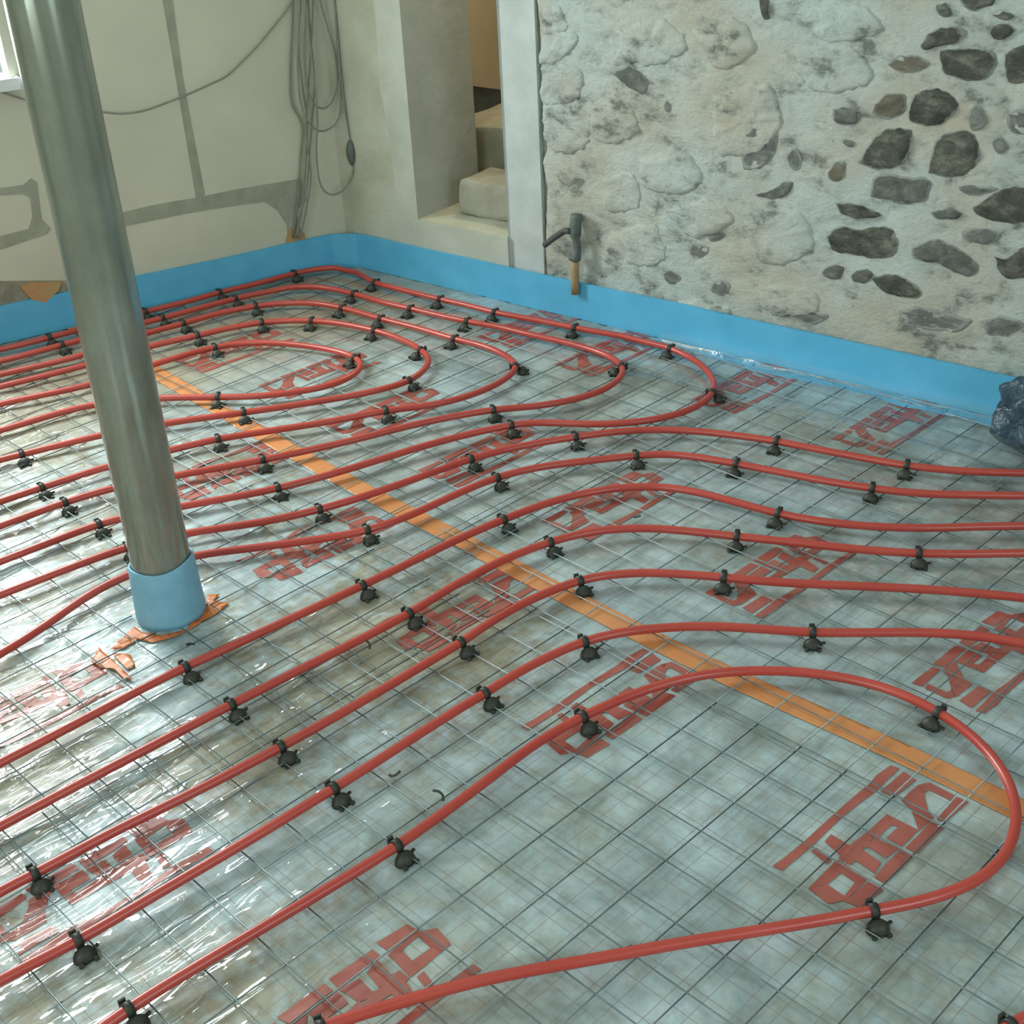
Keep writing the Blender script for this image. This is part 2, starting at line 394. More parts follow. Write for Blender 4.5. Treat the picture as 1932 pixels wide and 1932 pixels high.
# ------------------------------------------------------------------ data measured in metres
DATA = json.loads(r'''{"C":[-4.068,3.024],"WL":[-0.25762,-0.96625],"WR":[0.99189,0.1271],"pipes":{"U1":[[-3.926,1.221],[-3.874,1.471],[-3.782,1.735],[-3.758,1.965],[-3.724,2.167],[-3.684,2.24],
[-3.619,2.304],[-3.517,2.361],[-3.399,2.404],[-3.293,2.421],[-3.213,2.397],[-3.168,2.326],[-3.164,2.231],[-3.208,2.13],[-3.28,2.03],[-3.373,1.945],[-3.511,1.822],
[-3.633,1.663],[-3.692,1.381],[-3.726,1.134]],"U2":[[-4.072,1.284],[-4.003,1.535],[-3.938,1.803],[-3.906,2.04],[-3.859,2.19],[-3.831,2.298],[-3.78,2.406],[-3.697,2.496],
[-3.584,2.561],[-3.406,2.609],[-3.279,2.615],[-3.15,2.597],[-3.067,2.558],[-3.017,2.49],[-2.995,2.404],[-3.032,2.263],[-3.099,2.129],[-3.214,1.934],[-3.335,1.74],
[-3.419,1.565],[-3.487,1.354],[-3.507,1.29],[-3.561,1.063]],"U3":[[-4.178,1.33],[-4.097,1.581],[-4.027,1.833],[-4.021,2.098],[-3.998,2.222],[-3.979,2.365],[-3.932,2.486],
[-3.86,2.582],[-3.778,2.64],[-3.66,2.673],[-3.473,2.692],[-3.3,2.717],[-3.135,2.73],[-3.007,2.75],[-2.896,2.739],[-2.809,2.701],[-2.769,2.613],[-2.762,2.492],[-2.796,2.358],
[-2.884,2.219],[-2.968,2.047],[-3.055,1.899],[-3.122,1.78],[-3.17,1.649],[-3.22,1.48],[-3.253,1.29],[-3.269,1.173],[-3.292,0.947]],"U4":[[-4.297,1.381],[-4.204,1.634],
[-4.166,1.845],[-4.116,2.148],[-4.102,2.204],[-4.082,2.343],[-4.056,2.484],[-4.022,2.593],[-3.976,2.705],[-3.886,2.76],[-3.741,2.79],[-3.581,2.8],[-3.461,2.822],
[-3.33,2.842],[-3.215,2.864],[-3.095,2.897],[-2.96,2.915],[-2.836,2.938],[-2.729,2.95],[-2.633,2.945],[-2.547,2.911],[-2.493,2.836],[-2.478,2.734],[-2.503,2.631],
[-2.559,2.528],[-2.639,2.429],[-2.735,2.24],[-2.817,2.007],[-2.911,1.788],[-3.021,1.574],[-3.094,1.417],[-3.124,1.288],[-3.142,1.11],[-3.166,0.892]],"U5":[[-4.404,1.428],
[-4.302,1.682],[-4.264,1.851],[-4.212,2.195],[-4.178,2.348],[-4.159,2.486],[-4.126,2.631],[-4.1,2.783],[-4.075,2.868],[-4.023,2.931],[-3.949,2.95],[-3.865,2.933],
[-3.769,2.914],[-3.614,2.929],[-3.449,2.949],[-3.33,2.969],[-3.198,2.983],[-3.039,3.021],[-2.883,3.053],[-2.719,3.095],[-2.612,3.117],[-2.522,3.116],[-2.421,3.098],
[-2.333,3.058],[-2.252,2.996],[-2.202,2.915],[-2.188,2.817],[-2.21,2.722],[-2.258,2.637],[-2.332,2.558],[-2.419,2.495],[-2.493,2.439],[-2.524,2.391],[-2.568,2.296],
[-2.621,2.139],[-2.681,1.899],[-2.741,1.714],[-2.856,1.489],[-2.927,1.347],[-2.946,1.284],[-2.971,1.026],[-2.992,0.817]],"R1":[[-2.845,0.753],[-2.824,0.954],[-2.807,1.113],
[-2.783,1.277],[-2.722,1.422],[-2.618,1.585],[-2.56,1.717],[-2.519,1.859],[-2.488,2.021],[-2.461,2.168],[-2.42,2.29],[-2.373,2.38],[-2.327,2.457],[-2.274,2.539],
[-2.204,2.619],[-2.107,2.691],[-1.999,2.745],[-1.88,2.793],[-1.77,2.822],[-1.657,2.855],[-1.535,2.893],[-1.45,2.934],[-1.371,2.984],[-1.284,3.05],[-1.128,3.166]],
"R2":[[-2.578,0.638],[-2.59,0.839],[-2.619,0.971],[-2.659,1.103],[-2.664,1.217],[-2.645,1.3],[-2.609,1.38],[-2.554,1.458],[-2.492,1.544],[-2.433,1.632],[-2.378,1.73],
[-2.353,1.846],[-2.345,1.988],[-2.329,2.138],[-2.294,2.235],[-2.23,2.337],[-2.167,2.418],[-2.123,2.479],[-2.075,2.535],[-1.997,2.576],[-1.883,2.615],[-1.77,2.65],
[-1.645,2.686],[-1.537,2.729],[-1.447,2.771],[-1.362,2.832],[-1.228,2.939],[-1.079,3.057]],"R3":[[-2.239,0.491],[-2.235,0.664],[-2.233,0.802],[-2.233,0.938],[-2.229,1.094],
[-2.215,1.238],[-2.202,1.391],[-2.188,1.556],[-2.179,1.695],[-2.171,1.846],[-2.154,1.99],[-2.136,2.094],[-2.114,2.171],[-2.084,2.241],[-2.041,2.308],[-1.988,2.364],
[-1.924,2.406],[-1.847,2.43],[-1.749,2.447],[-1.643,2.466],[-1.563,2.493],[-1.482,2.532],[-1.397,2.587],[-1.318,2.651],[-1.235,2.732],[-1.158,2.801],[-1.021,2.928]],
"R4":[[-2.067,0.417],[-2.062,0.578],[-2.057,0.73],[-2.049,0.902],[-2.041,1.083],[-2.032,1.234],[-2.021,1.387],[-2.014,1.552],[-2.021,1.69],[-2.018,1.827],[-2.006,1.914],
[-1.986,1.991],[-1.959,2.064],[-1.914,2.133],[-1.849,2.198],[-1.759,2.255],[-1.655,2.31],[-1.565,2.361],[-1.465,2.414],[-1.368,2.469],[-1.282,2.527],[-1.192,2.601],
[-1.1,2.686],[-0.966,2.807]],"R5":[[-1.901,0.345],[-1.905,0.501],[-1.898,0.566],[-1.889,0.702],[-1.872,0.84],[-1.86,0.952],[-1.851,1.073],[-1.844,1.216],[-1.841,1.371],
[-1.841,1.553],[-1.848,1.661],[-1.846,1.753],[-1.833,1.837],[-1.813,1.911],[-1.776,1.977],[-1.716,2.041],[-1.646,2.092],[-1.567,2.142],[-1.478,2.195],[-1.37,2.271],
[-1.236,2.369],[-1.121,2.446],[-1.011,2.51],[-0.868,2.589]],"R6":[[-1.723,0.268],[-1.717,0.408],[-1.707,0.474],[-1.698,0.544],[-1.69,0.692],[-1.68,0.876],[-1.674,1.065],
[-1.673,1.187],[-1.673,1.327],[-1.67,1.462],[-1.668,1.566],[-1.658,1.653],[-1.639,1.738],[-1.605,1.81],[-1.551,1.882],[-1.477,1.957],[-1.384,2.025],[-1.287,2.091],
[-1.195,2.171],[-1.11,2.246],[-1.03,2.303],[-0.972,2.333],[-0.902,2.361],[-0.78,2.393]],"R7":[[-1.502,0.388],[-1.509,0.521],[-1.502,0.625],[-1.492,0.733],[-1.479,0.88],
[-1.467,1.047],[-1.468,1.169],[-1.472,1.283],[-1.478,1.404],[-1.474,1.476],[-1.466,1.545],[-1.449,1.623],[-1.422,1.71],[-1.381,1.797],[-1.326,1.87],[-1.261,1.93],
[-1.188,1.978],[-1.109,2.013],[-1.032,2.029],[-0.944,2.025],[-0.881,2.011],[-0.816,1.982],[-0.754,1.936],[-0.707,1.879],[-0.677,1.82],[-0.66,1.751],[-0.663,1.686],
[-0.684,1.616],[-0.716,1.553],[-0.76,1.489],[-0.816,1.406],[-0.89,1.303],[-0.963,1.202],[-1.033,1.098],[-1.093,1.012],[-1.149,0.924],[-1.19,0.847],[-1.224,0.777],
[-1.254,0.711],[-1.3,0.59]],"N1":[[-0.496,1.326],[-0.495,1.403],[-0.482,1.452],[-0.462,1.497],[-0.418,1.554]]},"clips":{"U1":[[-3.728,2.17],[-3.269,2.423],[-3.382,1.948]],
"U2":[[-3.855,2.187],[-3.776,2.403],[-3.649,2.522],[-3.402,2.606],[-3.158,2.596],[-2.995,2.404],[-3.213,1.93],[-3.484,1.353]],"U3":[[-3.994,2.219],[-3.932,2.486],
[-3.66,2.673],[-3.469,2.688],[-3.135,2.73],[-2.809,2.701],[-2.881,2.217],[-3.122,1.78],[-3.251,1.289]],"U4":[[-4.166,1.845],[-4.102,2.204],[-4.051,2.481],[-3.741,2.79],
[-3.461,2.822],[-3.215,2.864],[-2.551,2.908],[-2.64,2.433],[-2.912,1.787],[-3.124,1.288]],"U5":[[-4.264,1.851],[-4.212,2.195],[-4.154,2.483],[-4.095,2.779],[-3.769,2.914],
[-3.449,2.949],[-3.198,2.983],[-2.88,3.049],[-2.522,3.116],[-2.211,2.932],[-2.524,2.391],[-2.741,1.714],[-2.946,1.284]],"R1":[[-2.327,2.457],[-1.882,2.795],[-1.535,2.893],
[-2.461,2.168],[-2.56,1.717],[-2.781,1.279]],"R2":[[-2.123,2.479],[-1.883,2.615],[-1.537,2.729],[-2.329,2.138],[-2.378,1.73]],"R3":[[-1.643,2.466],[-2.154,1.99],
[-2.188,1.556],[-2.229,1.094]],"R4":[[-1.655,2.31],[-1.282,2.527],[-1.986,1.991],[-2.014,1.552],[-2.04,1.083]],"R5":[[-1.567,2.142],[-1.813,1.911],[-1.841,1.553],
[-1.851,1.073],[-1.898,0.566]],"R6":[[-1.287,2.091],[-1.639,1.738],[-1.67,1.462],[-1.674,1.065],[-1.698,0.544]],"R7":[[-1.466,1.545],[-0.944,2.025],[-0.76,1.489],
[-1.467,1.047],[-1.509,0.521],[-1.255,0.712]],"N1":[[-0.488,1.439]]},"mark":{"red":[[[-0.085,-0.176],[-0.066,-0.174],[-0.062,-0.086],[-0.064,0.01],[-0.06,0.069],
[-0.055,0.113],[-0.057,0.158],[-0.057,0.196],[-0.074,0.193],[-0.079,0.151],[-0.076,0.117],[-0.078,0.068],[-0.079,0.012],[-0.079,-0.079],[-0.081,-0.136]],[[-0.05,0.117],
[-0.022,0.119],[-0.017,0.188],[-0.047,0.194],[-0.048,0.152]],[[0.06,-0.081],[0.081,-0.081],[0.084,0.008],[0.058,0.009],[0.058,-0.042]],[[0.062,0.017],[0.084,0.02],
[0.086,0.112],[0.06,0.106],[0.062,0.06]],[[0.065,0.119],[0.081,0.121],[0.085,0.2],[0.062,0.196]],[[0.053,-0.162],[0.08,-0.156],[0.087,-0.095],[0.058,-0.096],[0.055,-0.131]],
[[-0.009,-0.178],[-0.011,-0.096],[0.012,-0.109],[0.01,-0.148]],[[-0.011,-0.096],[-0.01,-0.086],[0.054,-0.091],[0.043,-0.113],[0.013,-0.11]],[[-0.009,-0.178],[0.01,-0.149],
[0.047,-0.152],[0.049,-0.165],[0.035,-0.186]],[[0.042,-0.111],[0.054,-0.094],[0.053,-0.162],[0.047,-0.162],[0.046,-0.15]],[[-0.057,-0.1],[-0.053,-0.087],[-0.018,-0.093],
[-0.017,-0.109],[-0.032,-0.106]],[[-0.052,-0.064],[-0.054,-0.041],[-0.012,-0.043],[-0.009,-0.074],[-0.02,-0.074]],[[-0.011,-0.084],[-0.014,-0.045],[-0.009,0.011],
[0.006,0.009],[0.009,-0.036],[0.014,-0.074],[0.013,-0.083]],[[0.012,-0.081],[0.011,-0.056],[0.01,-0.037],[0.049,-0.042],[0.056,-0.072],[0.016,-0.067]],[[0.007,-0.035],
[0.006,-0.013],[0.013,0.004],[0.056,0.01],[0.049,-0.027],[0.013,-0.024]],[[-0.009,0.007],[-0.008,0.071],[0.014,0.069],[0.012,0.02],[0.016,0.0]],[[-0.008,0.071],[0.012,0.071],
[0.056,0.073],[0.055,0.015],[0.024,0.016],[0.025,0.056],[0.01,0.05]],[[-0.009,0.121],[-0.007,0.179],[0.008,0.186],[0.016,0.161],[0.044,0.127],[0.06,0.119],[0.055,0.105],
[0.034,0.103]],[[-0.007,0.178],[0.005,0.198],[0.056,0.198],[0.059,0.18],[0.016,0.179],[0.011,0.165]],[[0.022,0.107],[0.06,0.119],[0.057,0.086],[0.057,0.072]]]},"marks":[[-0.87,1.657,1],
[-1.473,1.633,1],[-1.975,1.662,1],[-1.81,0.651,-1],[-0.964,2.302,-1],[-1.496,2.286,-1],[-2.017,2.28,-1],[-2.463,1.617,1],[-2.475,2.257,-1],[-2.9,2.265,-1],[-2.382,0.802,-1],
[-3.305,2.305,-1],[-3.695,2.244,-1],[-2.177,3.089,-1],[-1.713,3.139,-1],[-2.681,3.025,-1],[-3.047,3.027,-1],[-1.252,0.797,-1],[-2.985,1.698,1]],"tape":[[-3.738,1.95],
[-2.696,1.888],[-2.168,1.877],[-1.45,1.867],[-0.947,1.893],[-0.697,1.897]],"post":[-2.47,1.207],"tapeflap":[[-2.433,0.973],[-2.466,1.013],[-2.418,1.011],[-2.303,1.003],
[-2.32,0.99],[-2.366,0.995],[-2.396,0.977]],"tapeflap2":[[-2.431,1.025],[-2.39,1.048],[-2.345,1.034],[-2.348,1.015],[-2.395,1.018]],"taperag":[[-2.443,1.031],[-2.485,1.114],
[-2.447,1.113],[-2.399,1.138],[-2.378,1.191],[-2.42,1.27],[-2.468,1.303],[-2.447,1.326],[-2.432,1.297],[-2.396,1.319],[-2.381,1.272],[-2.373,1.221],[-2.374,1.151],
[-2.393,1.108],[-2.431,1.092],[-2.424,1.052]],"L":{"vjoint":[[0.556,1.052],[0.522,1.048],[0.531,0.806],[0.528,0.605],[0.522,0.379],[0.556,0.366],[0.556,0.591],[0.555,0.809]],
"hchase":[[0.835,0.372],[0.695,0.377],[0.554,0.373],[0.397,0.375],[0.147,0.368],[0.137,0.285],[0.185,0.249],[0.17,0.132],[0.233,0.135],[0.229,0.207],[0.257,0.268],
[0.303,0.309],[0.426,0.317],[0.607,0.323],[0.841,0.321]],"lchase":[[1.368,0.532],[1.214,0.532],[1.136,0.528],[1.106,0.546],[1.088,0.528],[1.093,0.493],[1.102,0.402],
[1.078,0.365],[1.096,0.348],[1.262,0.326],[1.421,0.319],[1.408,0.372],[1.251,0.373],[1.152,0.378],[1.131,0.417],[1.124,0.48],[1.143,0.497],[1.22,0.508],[1.376,0.502]],
"hole":[[0.242,0.147],[0.218,0.194],[0.164,0.162],[0.164,0.131],[0.186,0.115],[0.229,0.119]],"gap":[[1.49,0.25],[1.287,0.22],[1.069,0.174],[1.068,0.135],[1.148,0.113],
[1.308,0.131],[1.517,0.142]],"foam":[[1.226,0.19],[1.185,0.195],[1.088,0.173],[1.103,0.147],[1.156,0.115],[1.198,0.135]],"winsill":[1.094,0.862],"winright":[[1.079,0.869],
[1.069,1.113]],"corner_top":[-0.203,0.961],"cables":{"c1":[[0.086,1.103],[0.097,1.0],[0.115,0.896],[0.139,0.772],[0.15,0.643],[0.123,0.572],[0.144,0.449],[0.178,0.296],
[0.204,0.199],[0.218,0.157]],"c2":[[0.067,1.101],[0.073,0.997],[0.098,0.875],[0.106,0.73],[0.105,0.579],[0.127,0.446],[0.161,0.293],[0.186,0.216],[0.21,0.155]],"c3":[[0.043,1.098],
[0.049,0.994],[0.056,0.852],[0.061,0.723],[0.089,0.576],[0.119,0.445],[0.14,0.349],[0.175,0.255],[0.205,0.158]],"c4":[[0.024,1.096],[0.034,0.992],[0.063,0.834],[0.097,0.672],
[0.121,0.523],[0.123,0.386],[0.155,0.271],[0.199,0.153]],"loopA":[[0.049,1.099],[0.077,0.927],[0.098,0.784],[0.098,0.691],[0.071,0.63],[0.037,0.621],[0.004,0.649],
[-0.017,0.712],[-0.02,0.805],[-0.001,0.917],[0.015,1.008],[0.02,1.096]],"loopB":[[0.079,1.102],[0.111,0.895],[0.131,0.77],[0.136,0.659],[0.118,0.59],[0.078,0.545],
[0.033,0.548],[-0.005,0.58],[-0.02,0.654],[-0.028,0.766],[-0.033,0.876],[-0.044,1.089]],"plug":[[-0.036,1.09],[-0.034,0.984],[-0.031,0.858],[-0.027,0.729],[-0.03,0.615],
[-0.035,0.517],[-0.038,0.481]],"tail":[[-0.034,0.418],[-0.037,0.387],[-0.02,0.35],[0.015,0.316],[0.06,0.306],[0.09,0.328],[0.104,0.367],[0.105,0.423],[0.099,0.5],
[0.082,0.594]],"drape":[[1.234,0.896],[1.071,0.805],[0.926,0.754],[0.841,0.73],[0.772,0.712],[0.699,0.709],[0.622,0.721],[0.543,0.737],[0.443,0.762],[0.382,0.78],
[0.317,0.821],[0.251,0.867],[0.195,0.913],[0.138,0.961],[0.101,1.0],[0.052,1.082]]},"plugbody":[[-0.036,0.485],[-0.034,0.414]]},"Rr":{"open":[[0.377,1.007],[0.38,0.237],
[0.796,0.252],[0.799,1.031]],"pillar":[[0.799,1.031],[0.803,0.253],[0.796,0.142],[0.948,0.13],[0.949,1.04]],"stone_x":[[0.955,1.04],[0.965,0.945],[0.964,0.831],[0.967,0.731],
[0.96,0.661],[0.978,0.577],[0.955,0.521],[0.971,0.433],[0.961,0.322],[0.951,0.208],[0.952,0.131]],"stones":[[[2.227,0.994],[2.246,1.023],[2.293,1.05],[2.351,1.041],
[2.346,1.023],[2.285,1.001],[2.235,0.988]],[[2.284,0.985],[2.328,0.996],[2.426,0.993],[2.429,0.944],[2.394,0.921],[2.337,0.923],[2.295,0.939]],[[2.45,0.992],[2.516,1.023],
[2.54,0.948],[2.476,0.926],[2.461,0.954]],[[2.41,1.083],[2.438,1.096],[2.468,1.087],[2.441,1.074]],[[2.406,1.039],[2.417,1.058],[2.45,1.066],[2.473,1.052],[2.448,1.031],
[2.418,1.027]],[[2.311,1.133],[2.417,1.142],[2.41,1.114],[2.378,1.097],[2.337,1.097]],[[2.263,1.102],[2.286,1.109],[2.307,1.079],[2.283,1.072],[2.264,1.083]],[[2.213,0.821],
[2.22,0.857],[2.247,0.884],[2.29,0.891],[2.351,0.86],[2.308,0.799],[2.219,0.797]],[[2.11,0.81],[2.137,0.855],[2.196,0.868],[2.198,0.819],[2.142,0.795]],[[1.993,0.809],
[2.03,0.819],[2.076,0.806],[2.069,0.776],[1.999,0.776]],[[2.083,0.667],[2.117,0.738],[2.153,0.767],[2.229,0.773],[2.227,0.715],[2.215,0.681],[2.14,0.656]],[[2.286,0.664],
[2.298,0.752],[2.353,0.79],[2.396,0.789],[2.424,0.718],[2.395,0.679],[2.353,0.662]],[[2.128,0.575],[2.134,0.636],[2.219,0.648],[2.296,0.643],[2.293,0.599],[2.242,0.569],
[2.164,0.572]],[[2.144,0.94],[2.171,0.965],[2.238,0.966],[2.261,0.95],[2.22,0.929],[2.175,0.929]],[[2.023,0.544],[2.069,0.551],[2.135,0.537],[2.16,0.523],[2.089,0.51],
[2.039,0.515]],[[1.998,0.437],[2.033,0.475],[2.091,0.476],[2.203,0.494],[2.224,0.443],[2.195,0.407],[2.082,0.395],[2.022,0.401]],[[2.267,0.45],[2.329,0.484],[2.439,0.449],
[2.458,0.415],[2.431,0.394],[2.337,0.416],[2.274,0.42]],[[1.994,0.327],[2.017,0.354],[2.065,0.351],[2.054,0.317],[2.012,0.309]],[[2.086,0.339],[2.118,0.359],[2.16,0.352],
[2.146,0.325],[2.102,0.317]],[[2.153,0.335],[2.216,0.363],[2.265,0.356],[2.313,0.32],[2.278,0.302],[2.189,0.309]],[[2.418,0.588],[2.46,0.623],[2.513,0.657],[2.583,0.655],
[2.594,0.581],[2.483,0.561],[2.438,0.569]],[[2.375,0.64],[2.428,0.652],[2.485,0.651],[2.46,0.63],[2.388,0.623]],[[2.496,0.467],[2.518,0.46],[2.597,0.514],[2.608,0.435],
[2.533,0.409]],[[2.397,0.518],[2.45,0.537],[2.509,0.529],[2.491,0.5],[2.419,0.491]],[[2.48,0.849],[2.545,0.865],[2.555,0.803],[2.493,0.803]],[[2.377,0.824],[2.401,0.864],
[2.438,0.817],[2.396,0.792]],[[1.753,0.525],[1.814,0.55],[1.856,0.583],[1.882,0.578],[1.867,0.542],[1.816,0.521]],[[1.994,0.625],[2.018,0.666],[2.046,0.662],[2.039,0.613],
[2.002,0.608]],[[1.86,0.654],[1.884,0.687],[1.904,0.659],[1.897,0.62],[1.866,0.623]],[[1.712,0.635],[1.79,0.684],[1.821,0.741],[1.827,0.696],[1.792,0.626],[1.723,0.601]],
[[1.747,1.093],[1.77,1.094],[1.785,1.039],[1.768,1.03]],[[1.585,0.386],[1.629,0.407],[1.661,0.385],[1.611,0.356]],[[1.615,0.208],[1.653,0.242],[1.69,0.222],[1.645,0.187]],
[[1.433,0.219],[1.471,0.24],[1.507,0.218],[1.457,0.187]],[[1.248,0.839],[1.307,0.868],[1.375,0.827],[1.365,0.787],[1.307,0.805]],[[2.305,0.556],[2.363,0.58],[2.397,0.57],
[2.381,0.553],[2.322,0.543]],[[2.038,0.729],[2.07,0.725],[2.065,0.707],[2.031,0.713]],[[1.544,0.345],[1.602,0.337],[1.584,0.299],[1.535,0.308]],[[2.448,0.773],[2.474,0.784],
[2.499,0.756],[2.473,0.743]],[[1.735,0.731],[1.779,0.729],[1.762,0.701],[1.718,0.702]],[[1.442,0.778],[1.464,0.765],[1.451,0.74],[1.432,0.754]],[[2.243,0.254],[2.304,0.283],
[2.415,0.273],[2.462,0.267],[2.421,0.226],[2.343,0.218],[2.263,0.218]],[[2.491,0.273],[2.547,0.301],[2.61,0.29],[2.569,0.25],[2.51,0.242]],[[1.907,0.169],[1.959,0.197],
[2.029,0.194],[1.979,0.158]],[[0.977,1.007],[1.048,1.023],[1.078,0.961],[1.028,0.94],[0.978,0.943]],[[0.977,0.93],[1.065,0.952],[1.12,0.94],[1.075,0.876],[0.969,0.844]],
[[0.97,0.828],[1.066,0.853],[1.131,0.829],[1.108,0.748],[0.971,0.721]],[[0.975,0.706],[1.082,0.732],[1.164,0.692],[1.137,0.596],[0.99,0.57]],[[1.165,0.734],[1.306,0.757],
[1.345,0.671],[1.245,0.618],[1.167,0.63]],[[1.269,0.967],[1.439,1.009],[1.514,0.939],[1.403,0.876],[1.288,0.89]],[[1.531,0.985],[1.688,1.025],[1.742,0.949],[1.623,0.888]],
[[1.607,0.803],[1.781,0.857],[1.837,0.758],[1.773,0.658],[1.631,0.641]],[[1.345,0.588],[1.519,0.627],[1.578,0.536],[1.444,0.484],[1.355,0.505]],[[1.202,0.501],[1.325,0.535],
[1.345,0.435],[1.221,0.398]],[[1.445,0.433],[1.617,0.492],[1.693,0.437],[1.544,0.362]],[[1.729,0.443],[1.904,0.502],[1.963,0.399],[1.808,0.322]],[[1.262,0.334],[1.405,0.383],
[1.446,0.275],[1.303,0.232]],[[1.775,0.247],[1.972,0.268],[1.994,0.204],[1.816,0.168]],[[1.488,0.139],[1.685,0.15],[1.649,0.071],[1.489,0.083]],[[1.844,0.921],[2.033,0.979],
[2.102,0.901],[1.948,0.851]],[[1.852,1.064],[2.054,1.09],[2.12,1.027],[1.937,0.993]]],"hose":[[1.106,0.325],[1.088,0.324],[1.066,0.311],[1.039,0.292],[1.016,0.274],
[0.997,0.259]],"stub":[[1.118,0.373],[1.116,0.319],[1.123,0.25],[1.109,0.229],[1.108,0.15]],"plaster_patch":[[0.248,0.93],[0.004,0.357]]},"bag":[[-1.473,3.174],[-1.416,3.132],
[-1.364,3.216],[-1.536,3.42],[-1.455,3.396]],"ties":[[-1.0,1.162],[-1.378,2.274],[-1.629,1.184],[-1.516,1.191],[-1.912,2.242],[-2.299,1.155],[-2.004,1.414]]}''')
LD, RD = DATA['L'], DATA['Rr']

# ------------------------------------------------------------------ room shell
SOUTH_L = 5.15      # length of the left wall to the south corner
SW = PL(SOUTH_L, 0)
bm = bmesh.new()
pts = [PL(-0.02, 0, -0.3), PL(SOUTH_L + .1, 0, -0.3), Vector((EAST_X + .3, SOUTH_Y - .3, 0)), Vector((EAST_X + .3, 3.95, 0)), PR(5.9, 0, -0.3)]
for p in pts: p.z = -0.12
prism(bm, pts, UP, 0.119)
tag(link_mesh('floor', bm, 'screed'), kind='structure')
bm = bmesh.new()
pts2 = [Vector((p.x, p.y, CEIL)) for p in pts]
prism(bm, pts2, UP, 0.12)
tag(link_mesh('ceiling', bm, 'ceiling'), kind='structure')

WIN1 = (1.10, 2.32, 0.875, 1.98)
bm = bmesh.new()
wall_boxes(bm, CORNER - NL * 0.010, WL, NL, -0.02, SOUTH_L, 0, CEIL, 0.28, [WIN1])
wall_left = tag(link_mesh('wall_left', bm, 'board'), kind='structure')
def wall_patch(name, poly, mat, base, depth, P, nrm, parent):
    bm = bmesh.new()
    prism(bm, [P(s, z, base) for s, z in poly], nrm, depth)
    return link_mesh(name, bm, mat, parent)
wall_patch('filled_joint', LD['vjoint'][:2] and [(LD['vjoint'][0][0], CEIL)] + [(LD['vjoint'][1][0], CEIL)] + LD['vjoint'][1:] , 'filler', -0.0115, 0.004, PL, NL, wall_left)
wall_patch('filled_chase', LD['hchase'], 'filler', -0.0115, 0.003, PL, NL, wall_left)
wall_patch('filled_chase', LD['lchase'], 'filler', -0.0115, 0.003, PL, NL, wall_left)
wall_patch('foam_plug', LD['hole'], 'foamgap', -0.0115, 0.009, PL, NL, wall_left)
wall_patch('shaded_gap_patch', LD['gap'], 'gapmat', -0.0115, 0.0035, PL, NL, wall_left)  # flat patch for the recess under the board, its shade put into the colour
wall_patch('foam_lump', LD['foam'], 'foamgap', -0.0115, 0.016, PL, NL, wall_left)
# window_1
win = tag(empty('window_1', PL((WIN1[0] + WIN1[1]) / 2, WIN1[2], -0.1)), kind='structure')
RLm = frame_rot(WL, NL)
def window_parts(root, P, R, W, win, fo, mull=1):
    s0, s1, z0, z1 = win
    inv = Matrix.Translation(root.location).inverted()
    def addp(name, bm, mat):
        bm.transform(inv); return link_mesh(name, bm, mat, root)
    fw = 0.06
    bm = bmesh.new()
    for a, b2, c, d2 in ((s0, s1, z0, z0 + fw), (s0, s1, z1 - fw, z1), (s0, s0 + fw, z0, z1), (s1 - fw, s1, z0, z1)):
        box(bm, P((a + b2) / 2, (c + d2) / 2, fo), (b2 - a, 0.06, d2 - c), R, 0.006)
    fr0 = addp('frame', bm, 'frame')
    for k in range(1, mull + 1):
        bm = bmesh.new(); sm = s0 + (s1 - s0) * k / (mull + 1)
        box(bm, P(sm, (z0 + z1) / 2, fo), (0.07, 0.055, z1 - z0 - 2 * fw), R, 0.006)
        addp('mullion', bm, 'frame')
    bm = bmesh.new(); box(bm, P((s0 + s1) / 2, (z0 + z1) / 2, fo), (s1 - s0 - fw, 0.006, z1 - z0 - fw), R)
    addp('pane', bm, 'glass').parent = fr0
    bm = bmesh.new(); box(bm, P((s0 + s1) / 2, z0 - 0.012, fo + 0.10), (s1 - s0 + 0.04, 0.20, 0.025), R, 0.006)
    addp('sill', bm, 'frame')
window_parts(win, PL, RLm, WL, WIN1, -0.16, 1)

# wall_right with the walled passage opening
OPEN = (0.380, 0.797, 0.240, 2.05)
RRm = frame_rot(WR, NR)
bm = bmesh.new()
wall_boxes(bm, CORNER - NR * 0.012, WR, NR, -0.32, 0.797, 0, CEIL, 0.36, [OPEN])
wall_boxes(bm, CORNER - NR * 0.045, WR, NR, 0.797, 5.9, 0, CEIL, 0.327, [])
wall_right = tag(link_mesh('wall_right', bm, 'plaster'), kind='structure')
bm = bmesh.new()
box(bm, PR(0.873, CEIL / 2, -0.043), (0.153, 0.036, CEIL), RRm, 0.006)
link_mesh('pillar', bm, 'pillar', wall_right)
# smoother plaster band beside the opening and under it
wall_patch('smooth_band', [(0.29, 0.0), (0.80, 0.0), (0.80, 0.236), (0.381, 0.236), (0.377, CEIL), (0.245, CEIL), (0.26, 0.9), (0.25, 0.7), (0.275, 0.55), (0.28, 0.3)], 'band', -0.0135, 0.004, PR, NR, wall_right)
